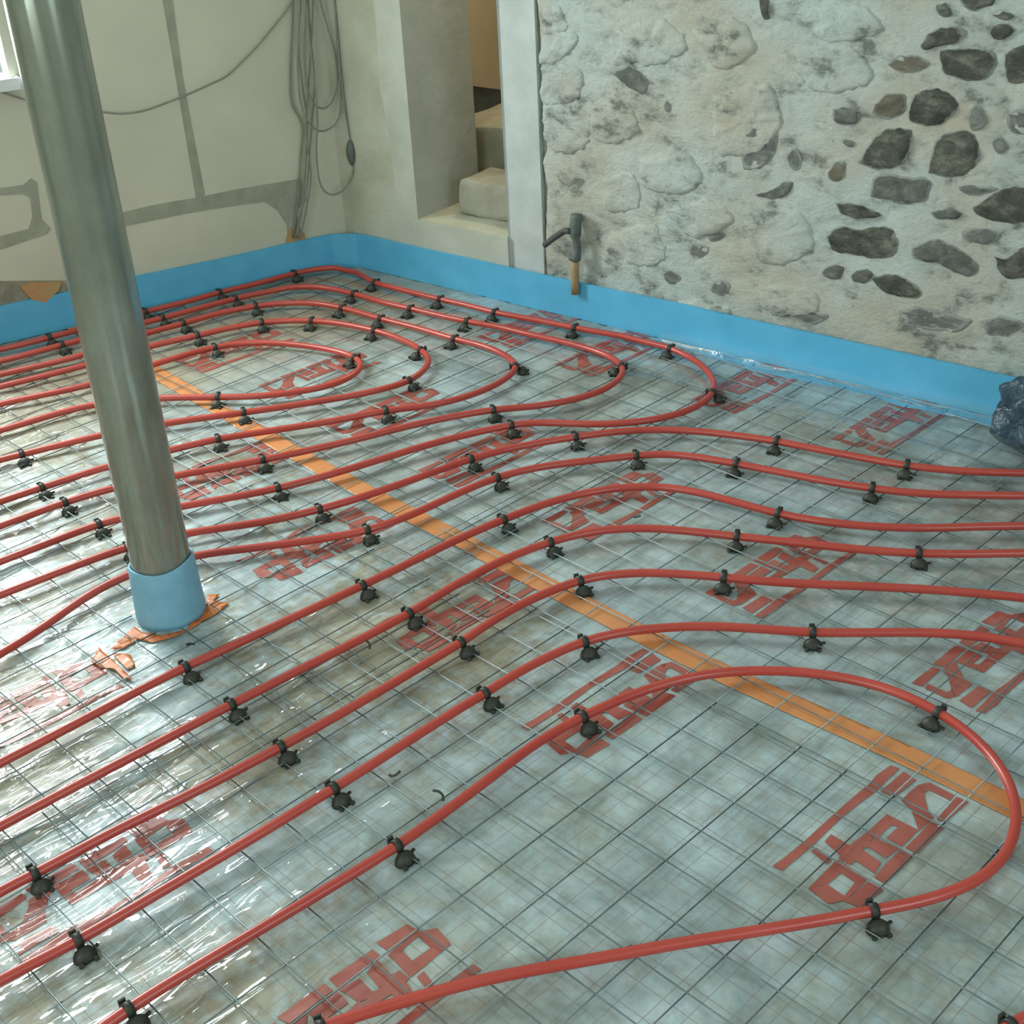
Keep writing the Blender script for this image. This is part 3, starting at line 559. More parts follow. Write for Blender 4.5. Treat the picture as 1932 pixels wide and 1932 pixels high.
# rubble facing
def facing_noise(s, z):
    v = Vector((s * 5.2, z * 8.5, 3.1))
    a = noise.noise(v) * 0.011 + noise.noise(v * 2.6) * 0.007 + noise.noise(v * 6.1) * 0.0035
    return a
edge = sorted([(z, s) for s, z in RD['stone_x']])
def edge_s(z):
    z2 = z
    if z > edge[-1][0]: return 0.956 + 0.012 * noise.noise(Vector((z * 14, 0, 0)))
    for (za, sa), (zb, sb) in zip(edge, edge[1:]):
        if za <= z <= zb: return sa + (sb - sa) * (z - za) / max(1e-6, zb - za) + 0.006 * noise.noise(Vector((z * 40, 2, 0)))
    return edge[0][1]
bm = bmesh.new()
step = 0.02
S1, NZ = 5.88, int(CEIL / step)
NS = int((S1 - 0.96) / step)
grid = []
for j in range(NZ + 1):
    z = CEIL * j / NZ
    row = []
    es = edge_s(z)
    for i in range(NS + 1):
        s = es + (S1 - es) * i / NS
        off = -0.018 + facing_noise(s, z)
        if i == 0: off = -0.028
        if z < 0.16: off = min(off, -0.012)
        row.append(bm.verts.new(PR(s, z, off)))
    grid.append(row)
for j in range(NZ):
    for i in range(NS):
        bm.faces.new((grid[j][i], grid[j][i + 1], grid[j + 1][i + 1], grid[j + 1][i]))
bmesh.ops.recalc_face_normals(bm, faces=bm.faces)
if sum((fc.normal.dot(NR) for fc in bm.faces)) < 0: bmesh.ops.reverse_faces(bm, faces=bm.faces)
link_mesh('rubble_facing', bm, 'rubble', wall_right, smooth=True)
KIND = 'd d d d d d m d b m d d m b d d m m m d d p d p p p m b p p d p p p m m p p p p p p p p'.split()
KIND = KIND[:44] + ['p'] * (44 - len(KIND[:44])) + ['r'] * 40
KM = {'d': 'st_dark', 'm': 'st_mid', 'p': 'st_pale', 'b': 'st_brown', 'r': 'rubble'}
def add_stone(poly, kind, idx):
    n = len(poly)
    cx = sum(q[0] for q in poly) / n; cz = sum(q[1] for q in poly) / n
    ring = catmull([Vector((s, z, 0)) for s, z in poly + [poly[0]]], 0.012)[:-1]
    pr = {'d': 0.008, 'm': 0.006, 'r': 0.005}.get(kind, 0.003)
    bm = bmesh.new()
    rim = bm.verts.layers.float.new('rim')
    prev = None
    base = -0.018 + facing_noise(cx, cz)
    for lev, (sc_, off) in enumerate(((1.06, -0.03), (1.0, 0.001), (0.86, pr * 0.8), (0.55, pr), (0.22, pr * 1.05))):
        row = []
        for q in ring:
            ss, zz = cx + (q.x - cx) * sc_, cz + (q.y - cz) * sc_
            jit = noise.noise(Vector((ss * 34, zz * 46, idx * 1.7)))
            ss += (0.012 if kind == 'r' else 0.006) * jit * (lev > 0); zz += (0.012 if kind == 'r' else 0.006) * noise.noise(Vector((ss * 40, zz * 50, idx + 9.1)))
            o2 = off + (0.007 * noise.noise(Vector((ss * 38, zz * 60, 5.5))) if lev > 1 else 0)
            lo = -0.018 + facing_noise(ss, zz)
            vt = bm.verts.new(PR(ss, zz, (lo if lev < 2 else max(lo, base)) * 1.0 + o2))
            vt[rim] = (1.0, 0.85, 0.45, 0.1, 0.0)[lev]
            row.append(vt)
        if prev:
            for k in range(len(row)):
                bm.faces.new((prev[k], prev[(k + 1) % len(row)], row[(k + 1) % len(row)], row[k]))
        prev = row
    bm.faces.new(prev)
    bmesh.ops.recalc_face_normals(bm, faces=bm.faces)
    if sum(fc.normal.dot(NR) * fc.calc_area() for fc in bm.faces) < 0: bmesh.ops.reverse_faces(bm, faces=bm.faces)
    link_mesh('stone', bm, KM[kind], wall_right, smooth=True)
for i, poly in enumerate(RD['stones']): add_stone(poly, KIND[i] if i < len(KIND) else 'p', i)

# passage behind the opening
def room_box(name, c, size, mat, parent):
    bm = bmesh.new(); box(bm, c, size, RRm); return link_mesh(name, bm, mat, parent)
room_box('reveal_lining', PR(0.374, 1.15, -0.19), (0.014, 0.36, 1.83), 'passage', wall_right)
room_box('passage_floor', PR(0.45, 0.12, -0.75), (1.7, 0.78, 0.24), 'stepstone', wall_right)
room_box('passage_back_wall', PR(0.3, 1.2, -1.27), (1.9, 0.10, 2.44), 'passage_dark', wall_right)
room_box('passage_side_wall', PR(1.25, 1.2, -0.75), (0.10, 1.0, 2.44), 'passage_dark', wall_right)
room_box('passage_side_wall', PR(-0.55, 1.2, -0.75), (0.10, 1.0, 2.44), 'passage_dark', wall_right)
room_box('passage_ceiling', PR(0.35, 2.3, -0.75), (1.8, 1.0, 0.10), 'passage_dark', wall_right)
room_box('ochre_plaster_panel', PR(0.15, 1.27, -1.20), (1.3, 0.03, 1.70), 'ochre', wall_right)
room_box('timber_post', PR(0.16, 1.62, -1.10), (0.14, 0.08, 1.2), 'wood', wall_right)
def rough_block(name, c, size, mat, seed):
    bm = bmesh.new()
    box(bm, (0, 0, 0), size, None, 0.018)
    bmesh.ops.subdivide_edges(bm, edges=bm.edges, cuts=5, use_grid_fill=True)
    for v in bm.verts:
        q = v.co * 9 + Vector((seed, 0, 0))
        v.co += Vector((noise.noise(q), noise.noise(q + Vector((7, 0, 0))), noise.noise(q + Vector((0, 9, 0))))) * 0.012
    bm.transform(Matrix.Translation(c) @ RRm.to_4x4())
    return link_mesh(name, bm, mat, smooth=True)
tag(rough_block('stone_step', PR(0.635, 0.305, -0.235), (0.32, 0.20, 0.13), 'stepstone', 1.0), 'rough stone step standing on the sill of the wall opening', 'step')
tag(rough_block('stone_step', PR(0.53, 0.36, -0.62), (0.72, 0.34, 0.24), 'stepstone', 4.0), 'higher stone step deep inside the wall opening behind the front step', 'step')
pl = bpy.data.lights.new('passage_lamp', 'POINT'); pl.energy = 34; pl.color = (1.0, 0.86, 0.62); pl.shadow_soft_size = 0.06
po = bpy.data.objects.new('passage_lamp', pl); po.location = PR(0.55, 2.0, -0.85); COL.objects.link(po)

# remaining walls (behind the camera); the south window is added to go with its fill
ADDED_WIN2 = (-1.85, 0.05, 0.95, 2.15)
bm = bmesh.new()
Xd = Vector((1, 0, 0)); Yd = Vector((0, 1, 0))
wall_boxes(bm, Vector((0, SOUTH_Y, 0)), Xd, Yd, SW.x - 0.3, EAST_X + 0.3, 0, CEIL, 0.25, [ADDED_WIN2])
tag(link_mesh('wall_back', bm, 'plaster'), kind='structure')
added_win2 = tag(empty('added_window_2', (-0.9, SOUTH_Y, 0.95)), kind='structure')  # unseen window, added to account for the south fill lamp
window_parts(added_win2, lambda s, z, o=0: Vector((s, SOUTH_Y + o, z)), Matrix.Identity(3), Xd, ADDED_WIN2, -0.14, 1)
WIN3 = (0.25, 2.15, 0.9, 2.1)
bm = bmesh.new()
wall_boxes(bm, Vector((EAST_X, 0, 0)), Yd, -Xd, SOUTH_Y, 4.0, 0, CEIL, 0.25, [WIN3])
tag(link_mesh('wall_near', bm, 'plaster'), kind='structure')
win3 = tag(empty('window_3', (EAST_X, 1.2, 0.9)), kind='structure')
window_parts(win3, lambda s, z, o=0: Vector((EAST_X - o, s, z)), Matrix(((0, -1, 0), (1, 0, 0), (0, 0, 1))), Yd, WIN3, -0.14, 1)

# ------------------------------------------------------------------ foil over the insulation
POST = Vector((DATA['post'][0], DATA['post'][1], 0))
def sstep(a, b2, x):
    t = max(0.0, min(1.0, (x - a) / (b2 - a))); return t * t * (3 - 2 * t)
def wrinkle(x, y):
    m1 = sstep(1.90, 1.62, y) * sstep(-1.35, -2.0, x)
    m2 = 0.55 * sstep(1.15, 0.8, y) * sstep(-1.0, -1.5, x)
    m3 = 0.30 * sstep(3.05, 3.25, y - 0.127 * (x + 1.5) + 0.0)
    return max(m1, m2, m3)
def foil_h(x, y):
    k = wrinkle(x, y)
    ca, sa = math.cos(0.30), math.sin(0.30)
    u, v = x * ca - y * sa, x * sa + y * ca
    n = noise.noise(Vector((u * 13, v * 2.6, 0.3)))
    n2 = noise.noise(Vector((u * 27 + 4, v * 5.0, 1.7)))
    rg = max(0.0, 1 - abs(n) * 3.0) ** 2 * 0.0058 + max(0.0, 1 - abs(n2) * 3.0) ** 2 * 0.0030
    base = 0.0012 + 0.0010 * (noise.noise(Vector((x * 7, y * 7, 4.0))) + 1) * 0.6
    return base + k * rg
X0, X1, Y0, Y1 = -4.75, 0.9, -0.9, 3.62
fine = 0.0135
def inside(x, y):
    q = Vector((x, y, 0)) - CORNER
    return q.dot(NL) > -0.004 and q.dot(NR) > -0.004
bm = bmesh.new()
wl_layer = bm.verts.layers.float.new('wrinkle')
xs = []; x = X0
while x < X1:
    xs.append(x); x += fine if x < -0.3 else 0.04
ys = []; y = Y0
while y < Y1:
    ys.append(y); y += fine if y > 0.2 else 0.05
vv = {}
for i, x in enumerate(xs):
    for j, y in enumerate(ys):
        if inside(x, y):
            vt = bm.verts.new((x, y, foil_h(x, y))); vt[wl_layer] = wrinkle(x, y)
            vv[i, j] = vt
for i in range(len(xs) - 1):
    for j in range(len(ys) - 1):
        q = [vv.get(k) for k in ((i, j), (i + 1, j), (i + 1, j + 1), (i, j + 1))]
        if all(q): bm.faces.new(q)
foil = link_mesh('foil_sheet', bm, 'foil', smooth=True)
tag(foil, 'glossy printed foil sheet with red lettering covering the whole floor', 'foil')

# red lettering printed on the foil (same mark, two reading directions)
def conform(bm, lift, cell=0.022):
    lo = [min(v.co[k] for v in bm.verts) for k in (0, 1)]
    hi = [max(v.co[k] for v in bm.verts) for k in (0, 1)]
    for k in (0, 1):
        x = lo[k] + cell
        no = Vector((1, 0, 0)) if k == 0 else Vector((0, 1, 0))
        while x < hi[k]:
            bmesh.ops.bisect_plane(bm, geom=bm.verts[:] + bm.edges[:] + bm.faces[:], plane_co=no * x, plane_no=no)
            x += cell
    for v in bm.verts: v.co.z = foil_h(v.co.x, v.co.y) + lift
def fill_poly(loops):
    """triangulated 2D region; loops after the first set may be holes (even-odd)"""
    cu = bpy.data.curves.new('outline', 'CURVE'); cu.dimensions = '2D'; cu.fill_mode = 'BOTH'
    for lp in loops:
        sp = cu.splines.new('POLY'); sp.points.add(len(lp) - 1); sp.use_cyclic_u = True
        for pt, q in zip(sp.points, lp): pt.co = (q[0], q[1], 0, 1)
    ob = bpy.data.objects.new('outline', cu)
    me = ob.to_mesh()
    bm = bmesh.new(); bm.from_mesh(me)
    ob.to_mesh_clear(); bpy.data.objects.remove(ob); bpy.data.curves.remove(cu)
    return bm
MARK = DATA['mark']
for i, (mx, my, sg) in enumerate(DATA['marks']):
    tot = bmesh.new()
    parts = [[lp] for lp in MARK['red']]
    for lps in parts:
        b3 = fill_poly([[(mx + sg * q[0], my + sg * q[1]) for q in lp] for lp in lps])
        me = bpy.data.meshes.new('tmp'); b3.to_mesh(me); b3.free(); tot.from_mesh(me); bpy.data.meshes.remove(me)
    conform(tot, 0.0013)
    for fc in tot.faces:
        fc.normal_update()
        if fc.normal.z < 0: fc.normal_flip()
    link_mesh('printed_lettering', tot, 'ink', foil, smooth=True)['label'] = 'red printed lettering'

# orange tape along the foil lap, tape around the post
def flat_thing(name, poly, mat, lift, label, cat, group=None):
    bm = fill_poly([poly]); conform(bm, lift, 0.011 if lift > 0.003 else 0.022)
    for fc in bm.faces:
        fc.normal_update()
        if fc.normal.z < 0: fc.normal_flip()
    r2 = bmesh.ops.extrude_face_region(bm, geom=bm.faces[:])
    for v in [g2 for g2 in r2['geom'] if isinstance(g2, bmesh.types.BMVert)]: v.co.z += 0.0006
    return tag(link_mesh(name, bm, mat, smooth=True), label, cat, group)
tp = [Vector((x, y, 0)) for x, y in DATA['tape']]
tp = [tp[0] + (tp[0] - tp[1]).normalized() * 0.9] + tp + [tp[-1] + (tp[-1] - tp[-2]).normalized() * 0.5]
left, right = [], []
for k, q in enumerate(catmull(tp, 0.1)):
    n = 0.030 + 0.002 * noise.noise(Vector((q.x * 5, 0, 0)))
    left.append((q.x, q.y + n)); right.append((q.x, q.y - n))
flat_thing('joint_tape', left + right[::-1], 'tape', 0.0022, 'long orange tape strip running straight across the foil floor', 'tape')
flat_thing('tape_collar', DATA['taperag'], 'tape_hot', 0.0034, 'torn orange tape stuck round the foot of the blue post sleeve', 'tape')
flat_thing('tape_flap', DATA['tapeflap'], 'tape_hot', 0.0052, 'bright orange tape scrap lying furthest left of the post foot', 'tape')
flat_thing('tape_flap', DATA['tapeflap2'], 'tape_hot', 0.0034, 'duller orange tape scrap between the bright scrap and the post collar', 'tape')

# ------------------------------------------------------------------ blue edge strip along the walls
def strip_ring(P, s, th, zt): return [P(s, 0.003, -0.006), P(s, 0.003, th), P(s, zt, th), P(s, zt, -0.006)]
bm = bmesh.new()
path = []
for k in range(0, 62): path.append(('L', 4.2 - 4.14 * k / 61))
for k in range(0, 70): path.append(('R', 0.06 + 5.3 * k / 69))
rows = []
for wside, s in path:
    P = PL if wside == 'L' else PR
    zt = 0.136 + 0.004 * noise.noise(Vector((s * 3, 1.0 if wside == 'L' else 5.0, 0)))
    th = 0.004 + 0.0022 * noise.noise(Vector((s * 5, 2.0 if wside == 'L' else 7.0, 0)))
    if wside == 'L' and s < 0.065:
        pass
    rows.append([bm.verts.new(p) for p in strip_ring(P, s, th, zt)])
for a, b2 in zip(rows, rows[1:]):
    for k in range(4): bm.faces.new((a[k], a[(k + 1) % 4], b2[(k + 1) % 4], b2[k]))
bm.faces.new(rows[0][::-1]); bm.faces.new(rows[-1])
bmesh.ops.recalc_face_normals(bm, faces=bm.faces)
strip = tag(link_mesh('edge_strip', bm, 'bluefoam'), 'blue foam edge strip running along the foot of both walls', 'edge strip')
def skirt(P, s0, s1, n):
    bm = bmesh.new(); prev = None
    for k in range(n + 1):
        s = s0 + (s1 - s0) * k / n
        row = []
        for q in range(7):
            t = q / 6
            out = 0.010 + (0.07 + 0.03 * noise.noise(Vector((s * 4, 0, 9)))) * max(0, t - 0.25) / 0.75
            z = 0.022 * (1 - t / 0.3) + 0.012 if t < 0.3 else 0.012
            z += 0.008 * noise.noise(Vector((s * 11, t * 5, 3.0))) * (t > 0.1)
            row.append(bm.verts.new(P(s, max(0.009, z), out)))
        if prev:
            for q in range(6): bm.faces.new((prev[q], prev[q + 1], row[q + 1], row[q]))
        prev = row
    bmesh.ops.recalc_face_normals(bm, faces=bm.faces)
    return link_mesh('film_skirt', bm, 'film', strip, smooth=True)
skirt(PR, 1.45, 4.2, 130)

# ------------------------------------------------------------------ wire mesh sheets
bm = bmesh.new()
tube(bm, [Vector((-0.5, 0, 0)), Vector((0.5, 0, 0))], 0.0015, 6)
WIRE = link_mesh('wire', bm, 'wire', smooth=True).data
bpy.data.objects.remove(bpy.data.objects['wire'])
GX, GY, PX, PY = -1.3049, 1.8563, 0.10375, 0.1
def inside_len(p, q):
    """clip segment to the room"""
    pts = [p.lerp(q, k / 60) for k in range(61)]
    ok = [t for t in pts if (t - CORNER).dot(NL) > 0.05 and (t - CORNER).dot(NR) > 0.03]
    return (ok[0], ok[-1]) if len(ok) > 2 else None
def mesh_sheet(label, i0, i1, j0, j1, dx=0.0, dy=0.0, rz=0.0, dz=0.0):
    cx, cy = GX + PX * (i0 + i1) / 2 + dx, GY - PY * (j0 + j1) / 2 + dy
    root = empty('wire_mesh_sheet', (cx, cy, 0), rz)
    tag(root, label, 'wire mesh', 'wire mesh sheets on the foil')
    Rz = Matrix.Rotation(rz, 4, 'Z'); T = Matrix.Translation((cx, cy, 0)) @ Rz
    Ti = T.inverted()
    hx, hy = PX * (i1 - i0) / 2, PY * (j1 - j0) / 2
    def wire(a, b2, z):
        wa, wb = T @ a, T @ b2
        sg = inside_len(wa, wb)
        if not sg: return
        segs = [sg]
        d0 = (sg[1] - sg[0]); L = d0.length; t = d0 / L
        along = (POST - sg[0]).dot(t)
        perp = (POST - sg[0] - t * along).length
        if perp < 0.088 and 0 < along < L:
            hw = math.sqrt(0.088 ** 2 - perp ** 2) + 0.004
            segs = [(sg[0], sg[0] + t * (along - hw)), (sg[0] + t * (along + hw), sg[1])]
        for p, q in segs:
            if (q - p).length < 0.03: continue
            o = bpy.data.objects.new('wire', WIRE); COL.objects.link(o); o.parent = root
            lp, lq = Ti @ p, Ti @ q
            o.location = (lp + lq) / 2 + Vector((0, 0, z + dz))
            o.rotation_euler = (0, 0, math.atan2(lq.y - lp.y, lq.x - lp.x))
            o.scale = ((lq - lp).length, 1, 1)
    for i in range(i0, i1 + 1):
        x = PX * (i - (i0 + i1) / 2)
        wire(Vector((x, -hy - 0.02, 0)), Vector((x, hy + 0.02, 0)), 0.0098)
    for j in range(j0, j1 + 1):
        y = PY * ((j0 + j1) / 2 - j)
        wire(Vector((-hx - 0.02, y, 0)), Vector((hx + 0.02, y, 0)), 0.0134)
mesh_sheet('galvanised wire mesh sheet under the near pipe loop, in the foreground', -7, 12, 1, 14)
mesh_sheet('galvanised wire mesh sheet around the post foot', -27, -6, 2, 15, 0.03, 0.02, 0.004, 0.0016)
mesh_sheet('galvanised wire mesh sheet crossed by the right half of the orange tape', -9, 12, -11, 1, 0.0, 0.015, -0.003, 0.0016)
mesh_sheet('galvanised wire mesh sheet inside the far nested pipe loops', -28, -8, -11, 2, 0.02, -0.02, 0.003, 0.0)
mesh_sheet('galvanised wire mesh sheet along the blue strip of the stone wall', -13, 12, -16, -11, -0.02, 0.01, 0.002, 0.0)

# ------------------------------------------------------------------ heating pipes
PIPE_Z, PIPE_R = 0.0265, 0.0100
ORD = ['first', 'second', 'third', 'fourth', 'fifth', 'sixth', 'seventh', 'eighth', 'ninth', 'tenth', 'eleventh', 'twelfth', 'thirteenth']
PNAME = {'U1': 'innermost far loop', 'U2': 'second smallest far loop', 'U3': 'middle far loop', 'U4': 'second largest far loop', 'U5': 'outermost far loop',
         'R1': 'farthest crossing pipe', 'R2': 'second crossing pipe from the far side', 'R3': 'third crossing pipe from the far side',
         'R4': 'third crossing pipe from the foreground', 'R5': 'second crossing pipe from the foreground', 'R6': 'nearest crossing pipe', 'R7': 'foreground loop', 'N1': 'pipe in the near right corner'}
PLABEL = {'U1': 'red heating pipe, innermost of five nested loops in the far corner', 'U2': 'red heating pipe, second smallest of the five nested far loops',
          'U3': 'red heating pipe, middle one of the five nested far loops', 'U4': 'red heating pipe, second largest of the five nested far loops',
          'U5': 'red heating pipe, outermost nested far loop, closest to the blue strip',
          'R1': 'red heating pipe crossing left to right, farthest, touching the outermost far loop', 'R2': 'red heating pipe crossing left to right, second from the far loops, behind the post',
          'R3': 'red heating pipe crossing left to right, third from the far loops, before the post', 'R4': 'red heating pipe crossing left to right, fourth from the far loops',
          'R5': 'red heating pipe crossing left to right, fifth from the far loops', 'R6': 'red heating pipe crossing left to right, nearest, just behind the foreground loop',
          'R7': 'red heating pipe bending back in the wide foreground loop', 'N1': 'red heating pipe just showing in the bottom right corner'}
PATHS = {}
for key, pts in DATA['pipes'].items():
    pth = smooth_path(catmull([Vector((x, y, PIPE_Z)) for x, y in pts], 0.018), 6)
    def run_on(a, b2, n):                       # the pipe carries on beyond the picture
        t = (a - b2).normalized()
        return [a + t * 0.05 * k for k in range(1, n)]
    pth = run_on(pth[0], pth[4], 22)[::-1] + pth + run_on(pth[-1], pth[-5], {'R1': 4, 'R7': 6}.get(key, 26))
    pth = [p for p in pth if (p - CORNER).dot(NL) > 0.03 and (p - CORNER).dot(NR) > 0.10 and p.x < EAST_X - 0.1 and p.y > SOUTH_Y + 0.1]
    if key in ('R1', 'R2', 'R3'):   # keep the pipes clear of the post sleeve
        for p in pth:
            dv = Vector((p.x - POST.x, p.y - POST.y, 0))
            if dv.length < 0.105:
                q = POST + dv.normalized() * 0.105; p.x, p.y = q.x, q.y
        pth = smooth_path(pth, 6)
    PATHS[key] = pth
    bm = bmesh.new(); tube(bm, pth, PIPE_R, 12)
    tag(link_mesh('heating_pipe', bm, 'pipe', smooth=True), PLABEL[key], 'pipe', 'red underfloor heating pipes')

# ------------------------------------------------------------------ pipe clips
CZ = PIPE_Z
def clip_meshes():
    out = []
    bm = bmesh.new()                                         # domed base in front of the pipe
    bmesh.ops.create_uvsphere(bm, u_segments=16, v_segments=10, radius=1.0)
    for v in bm.verts:
        v.co = Vector((v.co.x * 0.021, v.co.y * 0.0175 + 0.0215, max(v.co.z, 0) * 0.021 + 0.0035))
    bmesh.ops.remove_doubles(bm, verts=bm.verts, dist=1e-5)
    out.append(('base', bm))
    bm = bmesh.new()                                         # saddle band over the pipe
    ri, ro, hw = 0.0102, 0.0132, 0.0070
    prev = None
    for k in range(15):
        a = math.radians(-38 + 236 * k / 14)
        row = [bm.verts.new((sx2, math.cos(a) * rr, CZ + math.sin(a) * rr)) for sx2, rr in ((-hw, ri), (hw, ri), (hw, ro), (-hw, ro))]
        if prev:
            for q in range(4): bm.faces.new((prev[q], prev[(q + 1) % 4], row[(q + 1) % 4], row[q]))
        else: bm.faces.new(row[::-1])
        prev = row
    bm.faces.new(prev); bmesh.ops.recalc_face_normals(bm, faces=bm.faces)
    out.append(('saddle', bm))
    bm = bmesh.new()                                         # upright tab behind the pipe
    box(bm, (0.001, -0.0155, 0.026), (0.013, 0.006, 0.024), Matrix.Rotation(0.12, 3, 'X'), 0.002)
    out.append(('tab', bm))
    for sx2 in (-0.0125, 0.0125):
        bm = bmesh.new(); box(bm, (sx2, 0.037, 0.0065), (0.009, 0.012, 0.007), Matrix.Rotation(-0.25 * (1 if sx2 > 0 else -1), 3, 'Z'), 0.002)
        out.append(('foot', bm))
    bm = bmesh.new(); box(bm, (-0.020, 0.017, 0.010), (0.016, 0.006, 0.005), Matrix.Rotation(0.3, 3, 'Z'), 0.0015)
    out.append(('latch', bm))
    return out
proto = None
def add_clip(x, y, rz, label):
    global proto
    if proto is None:
        root = empty('pipe_clip', (x, y, 0), rz)
        proto = [link_mesh(n, b3, 'black', root, smooth=(n in ('base', 'saddle'))) for n, b3 in clip_meshes()]
        for o in proto[3:]: o.parent = proto[0]
    else:
        root = empty('pipe_clip', (x, y, 0), rz)
        basep = None
        for k, p in enumerate(proto):
            o = p.copy(); COL.objects.link(o)
            o.parent = root if k < 3 else basep
            if k == 0: basep = o
    tag(root, label, 'clip', 'black pipe clips')
for key, lst in DATA['clips'].items():
    pth = PATHS[key]
    info = []
    for x, y in lst:
        q = Vector((x, y, PIPE_Z))
        k = min(range(len(pth)), key=lambda i: (pth[i] - q).length)
        info.append((k, q))
    info.sort(key=lambda t: t[0])
    for n, (k, q) in enumerate(info):
        p = pth[k]
        t = (pth[min(k + 2, len(pth) - 1)] - pth[max(k - 2, 0)]).normalized()
        nrm = Vector((-t.y, t.x, 0))
        if nrm.dot(-Vector((p.x, p.y, 0))) < 0: nrm = -nrm
        rz = math.atan2(nrm.y, nrm.x) - PI / 2
        if key[0] == 'U':
            arm = f'{ORD[n]} from its far left end'
        elif key == 'R7': arm = ORD[n] + ' counted from its upper arm'
        else: arm = ORD[n] + ' from the left'
        if len(info) == 1: lab = f'black pipe clip on the {PNAME[key]}'
        else: lab = f'black pipe clip on the {PNAME[key]}, {arm}'
        add_clip(p.x, p.y, rz, lab)

# ------------------------------------------------------------------ post and sleeve
def lathe(prof, sides=48):
    bm = bmesh.new(); prev = None
    for rr, z in prof:
        row = [bm.verts.new((rr * math.cos(2 * PI * k / sides), rr * math.sin(2 * PI * k / sides), z)) for k in range(sides)]
        if prev:
            for k in range(sides): bm.faces.new((prev[k], prev[(k + 1) % sides], row[(k + 1) % sides], row[k]))
        prev = row
    return bm
bm = lathe([(0.068, 0.0), (0.068, 0.4), (0.068, 0.9), (0.068, 1.5), (0.068, CEIL)])
o = link_mesh('steel_post', bm, 'post', smooth=True); o.location = (POST.x, POST.y, 0)
tag(o, 'round grey steel post standing on the foil floor at left', 'post')
bm = lathe([(0.0695, 0.0), (0.080, 0.0), (0.0815, 0.02), (0.0795, 0.07), (0.0765, 0.13), (0.0755, 0.150), (0.0735, 0.154), (0.0695, 0.152), (0.0695, 0.0)])
for v in bm.verts:
    a = math.atan2(v.co.y, v.co.x)
    if v.co.z > 0.12: v.co.z += 0.006 * math.sin(a * 1.0 + 1.0) + 0.003 * math.sin(a * 3)
    if v.co.z < 0.005: v.co.z = 0.004
    k = 1 + 0.012 * math.sin(a * 3 + v.co.z * 20); 
    if (v.co.x ** 2 + v.co.y ** 2) ** 0.5 > 0.071: v.co.x *= k; v.co.y *= k
bmesh.ops.recalc_face_normals(bm, faces=bm.faces)
o = link_mesh('foam_sleeve', bm, 'sleeve', smooth=True); o.location = (POST.x, POST.y, 0)
tag(o, 'pale blue foam sleeve wrapped round the foot of the post', 'sleeve')

# ------------------------------------------------------------------ cables in the corner
cab = LD['cables']
def cable_pts(k, top0=True, top1=False):
    c = [tuple(q) for q in cab[k]]
    if top0: c = [(c[0][0], CEIL - 0.005), (c[0][0], 1.6)] + c
    if top1: c = c + [(c[-1][0], 1.6), (c[-1][0], CEIL - 0.005)]
    return c
def cable_mesh(pts, off, rad=0.0034):
    bm = bmesh.new()
    tube(bm, catmull([PL(s, z, off) for s, z in pts], 0.02), rad, 8)
    return bm
for n, k in enumerate(('c1', 'c2', 'c3', 'c4')):
    tag(link_mesh('electric_cable', cable_mesh(cable_pts(k), 0.006 + 0.009 * n), 'cable', smooth=True),
        'thin grey cable hanging straight into the foam hole by the corner', 'cable', 'straight cables hanging into the corner hole')
tag(link_mesh('electric_cable', cable_mesh(cable_pts('loopA', True, True), 0.046), 'cable', smooth=True), 'grey cable coiled in the shorter of two hanging loops by the corner', 'cable')
tag(link_mesh('electric_cable', cable_mesh(cable_pts('loopB', True, True), 0.055), 'cable', smooth=True), 'grey cable coiled in the longer of two hanging loops by the corner', 'cable')
tag(link_mesh('electric_cable', cable_mesh(cable_pts('drape', False, True), 0.016), 'cable', smooth=True), 'grey cable sagging across the left wall from the post to the corner bundle', 'cable')
root = empty('extension_cable', PL(cab['plug'][0][0], 0.4, 0.064))
tag(root, 'grey cable with a thick inline connector, its end curling below the bundle', 'cable')
inv = Matrix.Translation(root.location).inverted()
bm = cable_mesh(cable_pts('plug'), 0.064); bm.transform(inv); link_mesh('cord', bm, 'cable', root, smooth=True)
bm = cable_mesh(cable_pts('tail', False, True), 0.064); bm.transform(inv); link_mesh('cord_end', bm, 'cable', root, smooth=True)
(s0, z0), (s1, z1) = LD['plugbody']
bm = bmesh.new()
A, B = PL(s0, z0 + 0.01, 0.064), PL(s1, z1 - 0.012, 0.064)
tube(bm, [A.lerp(B, t / 12) for t in range(13)], lambda t: 0.006 + 0.013 * math.sin(PI * min(1, t * 1.02)) ** 0.7 if t < 0.97 else 0.006, 12)
bm.transform(inv); link_mesh('connector', bm, 'valve', root, smooth=True)

# ------------------------------------------------------------------ capped pipe fitting on the stone wall
st = RD['stub']
base = PR(st[-1][0], st[-1][1], 0.022)
root = empty('pipe_stub', base)
tag(root, 'dark pipe fitting with a bent hose on an ochre riser by the pillar', 'pipe fitting')
inv = Matrix.Translation(base).inverted()
def part(name, bm, mat, smooth=True):
    bm.transform(inv); return link_mesh(name, bm, mat, root, smooth)
bm = bmesh.new()
tube(bm, [PR(st[4][0], st[4][1] - 0.05, 0.018), PR(st[4][0], st[4][1], 0.018), PR((st[3][0] + st[4][0]) / 2, (st[3][1] + st[4][1]) / 2, 0.018), PR(st[3][0], st[3][1], 0.018)], 0.0145, 14)
part('riser', bm, 'riser')
bm = bmesh.new()
tube(bm, catmull([PR(st[3][0], st[3][1] - 0.004, 0.018), PR(st[2][0], st[2][1], 0.020), PR(st[1][0], st[1][1], 0.020), PR(st[0][0], st[0][1] + 0.005, 0.012)], 0.01), lambda t: 0.017 if t < 0.15 else (0.0125 if t < 0.5 else 0.020), 14)
part('valve_body', bm, 'valve')
bm = bmesh.new()
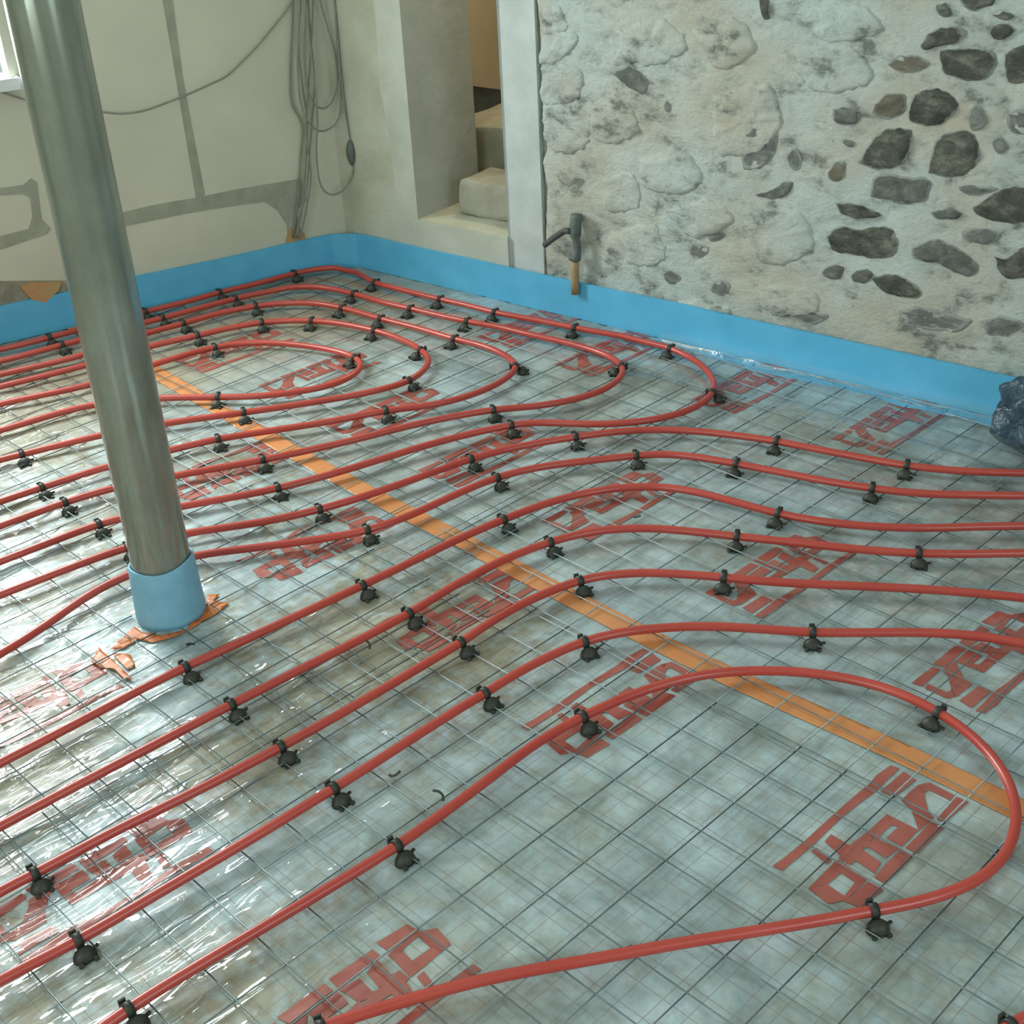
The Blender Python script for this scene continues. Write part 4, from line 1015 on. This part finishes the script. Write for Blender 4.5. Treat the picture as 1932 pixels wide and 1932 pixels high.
tube(bm, [PR(st[3][0], st[3][1] - 0.006, 0.018), PR(st[3][0] + .002, st[3][1] + 0.006, 0.018)], 0.021, 14)
part('collar', bm, 'valve')
bm = bmesh.new()
tube(bm, catmull([PR(s, z, 0.035) for s, z in RD['hose']], 0.008), 0.0105, 12)
part('hose', bm, 'hose')

# ------------------------------------------------------------------ dark plastic bundle at the right edge
bm = bmesh.new()
bmesh.ops.create_icosphere(bm, subdivisions=5, radius=1.0)
bc = PR(2.80, 0.0, 0.135)
for v in bm.verts:
    q = v.co.copy()
    k = 1 + 0.20 * noise.noise(q * 2.2) + 0.12 * noise.noise(q * 5.0) + 0.05 * (1 - abs(noise.noise(q * 9))) 
    p = Vector((q.x * 0.17 * k, q.y * 0.10 * k, max(0.012, q.z * 0.15 * k + 0.10)))
    v.co = RRm @ p + bc
bundle = link_mesh('plastic_bag', bm, 'bag', smooth=True)
tag(bundle, 'crumpled dark blue plastic bag lying against the blue strip at right', 'bag')
bm = bmesh.new(); prev = None
for k in range(13):
    row = []
    for q in range(9):
        a = k / 12; t = q / 8
        s = 2.62 + 0.32 * a; off = 0.20 + 0.09 * t + 0.02 * math.sin(a * 9)
        row.append(bm.verts.new(PR(s, 0.012 + 0.045 * (1 - t) + 0.014 * abs(noise.noise(Vector((a * 6, t * 5, 2)))), off)))
    if prev:
        for q in range(8): bm.faces.new((prev[q], prev[q + 1], row[q + 1], row[q]))
    prev = row
link_mesh('clear_wrap', bm, 'film', bundle, smooth=True)

# ------------------------------------------------------------------ bits of tie wire
TL = ['twisted dark tie wire end on the mesh below the foreground pipe arm', 'twisted dark tie wire end below the fifth crossing pipe near the right',
      'twisted dark tie wire end between the nearest crossing pipe and foreground loop', 'twisted dark tie wire end just behind the left arm of the foreground loop',
      'twisted dark tie wire end behind the fourth crossing pipe at the middle', 'twisted dark tie wire end right of the post sleeve', 'twisted dark tie wire end between the third and fourth crossing pipes']
for (x, y), lab in zip(DATA['ties'], TL):
    bm = bmesh.new()
    a0 = random.random() * 6
    P0 = Vector((x, y, 0.012))
    pts = [P0 + Vector((0.012 * math.cos(a0 + t * 2.2), 0.012 * math.sin(a0 + t * 2.2), 0.012 * t)) * 1.0 for t in (0, 0.4, 0.8, 1.2)]
    tube(bm, catmull(pts, 0.004), 0.0026, 6)
    tag(link_mesh('tie_wire', bm, 'tie', smooth=True), lab, 'wire', 'tie wire ends on the mesh')
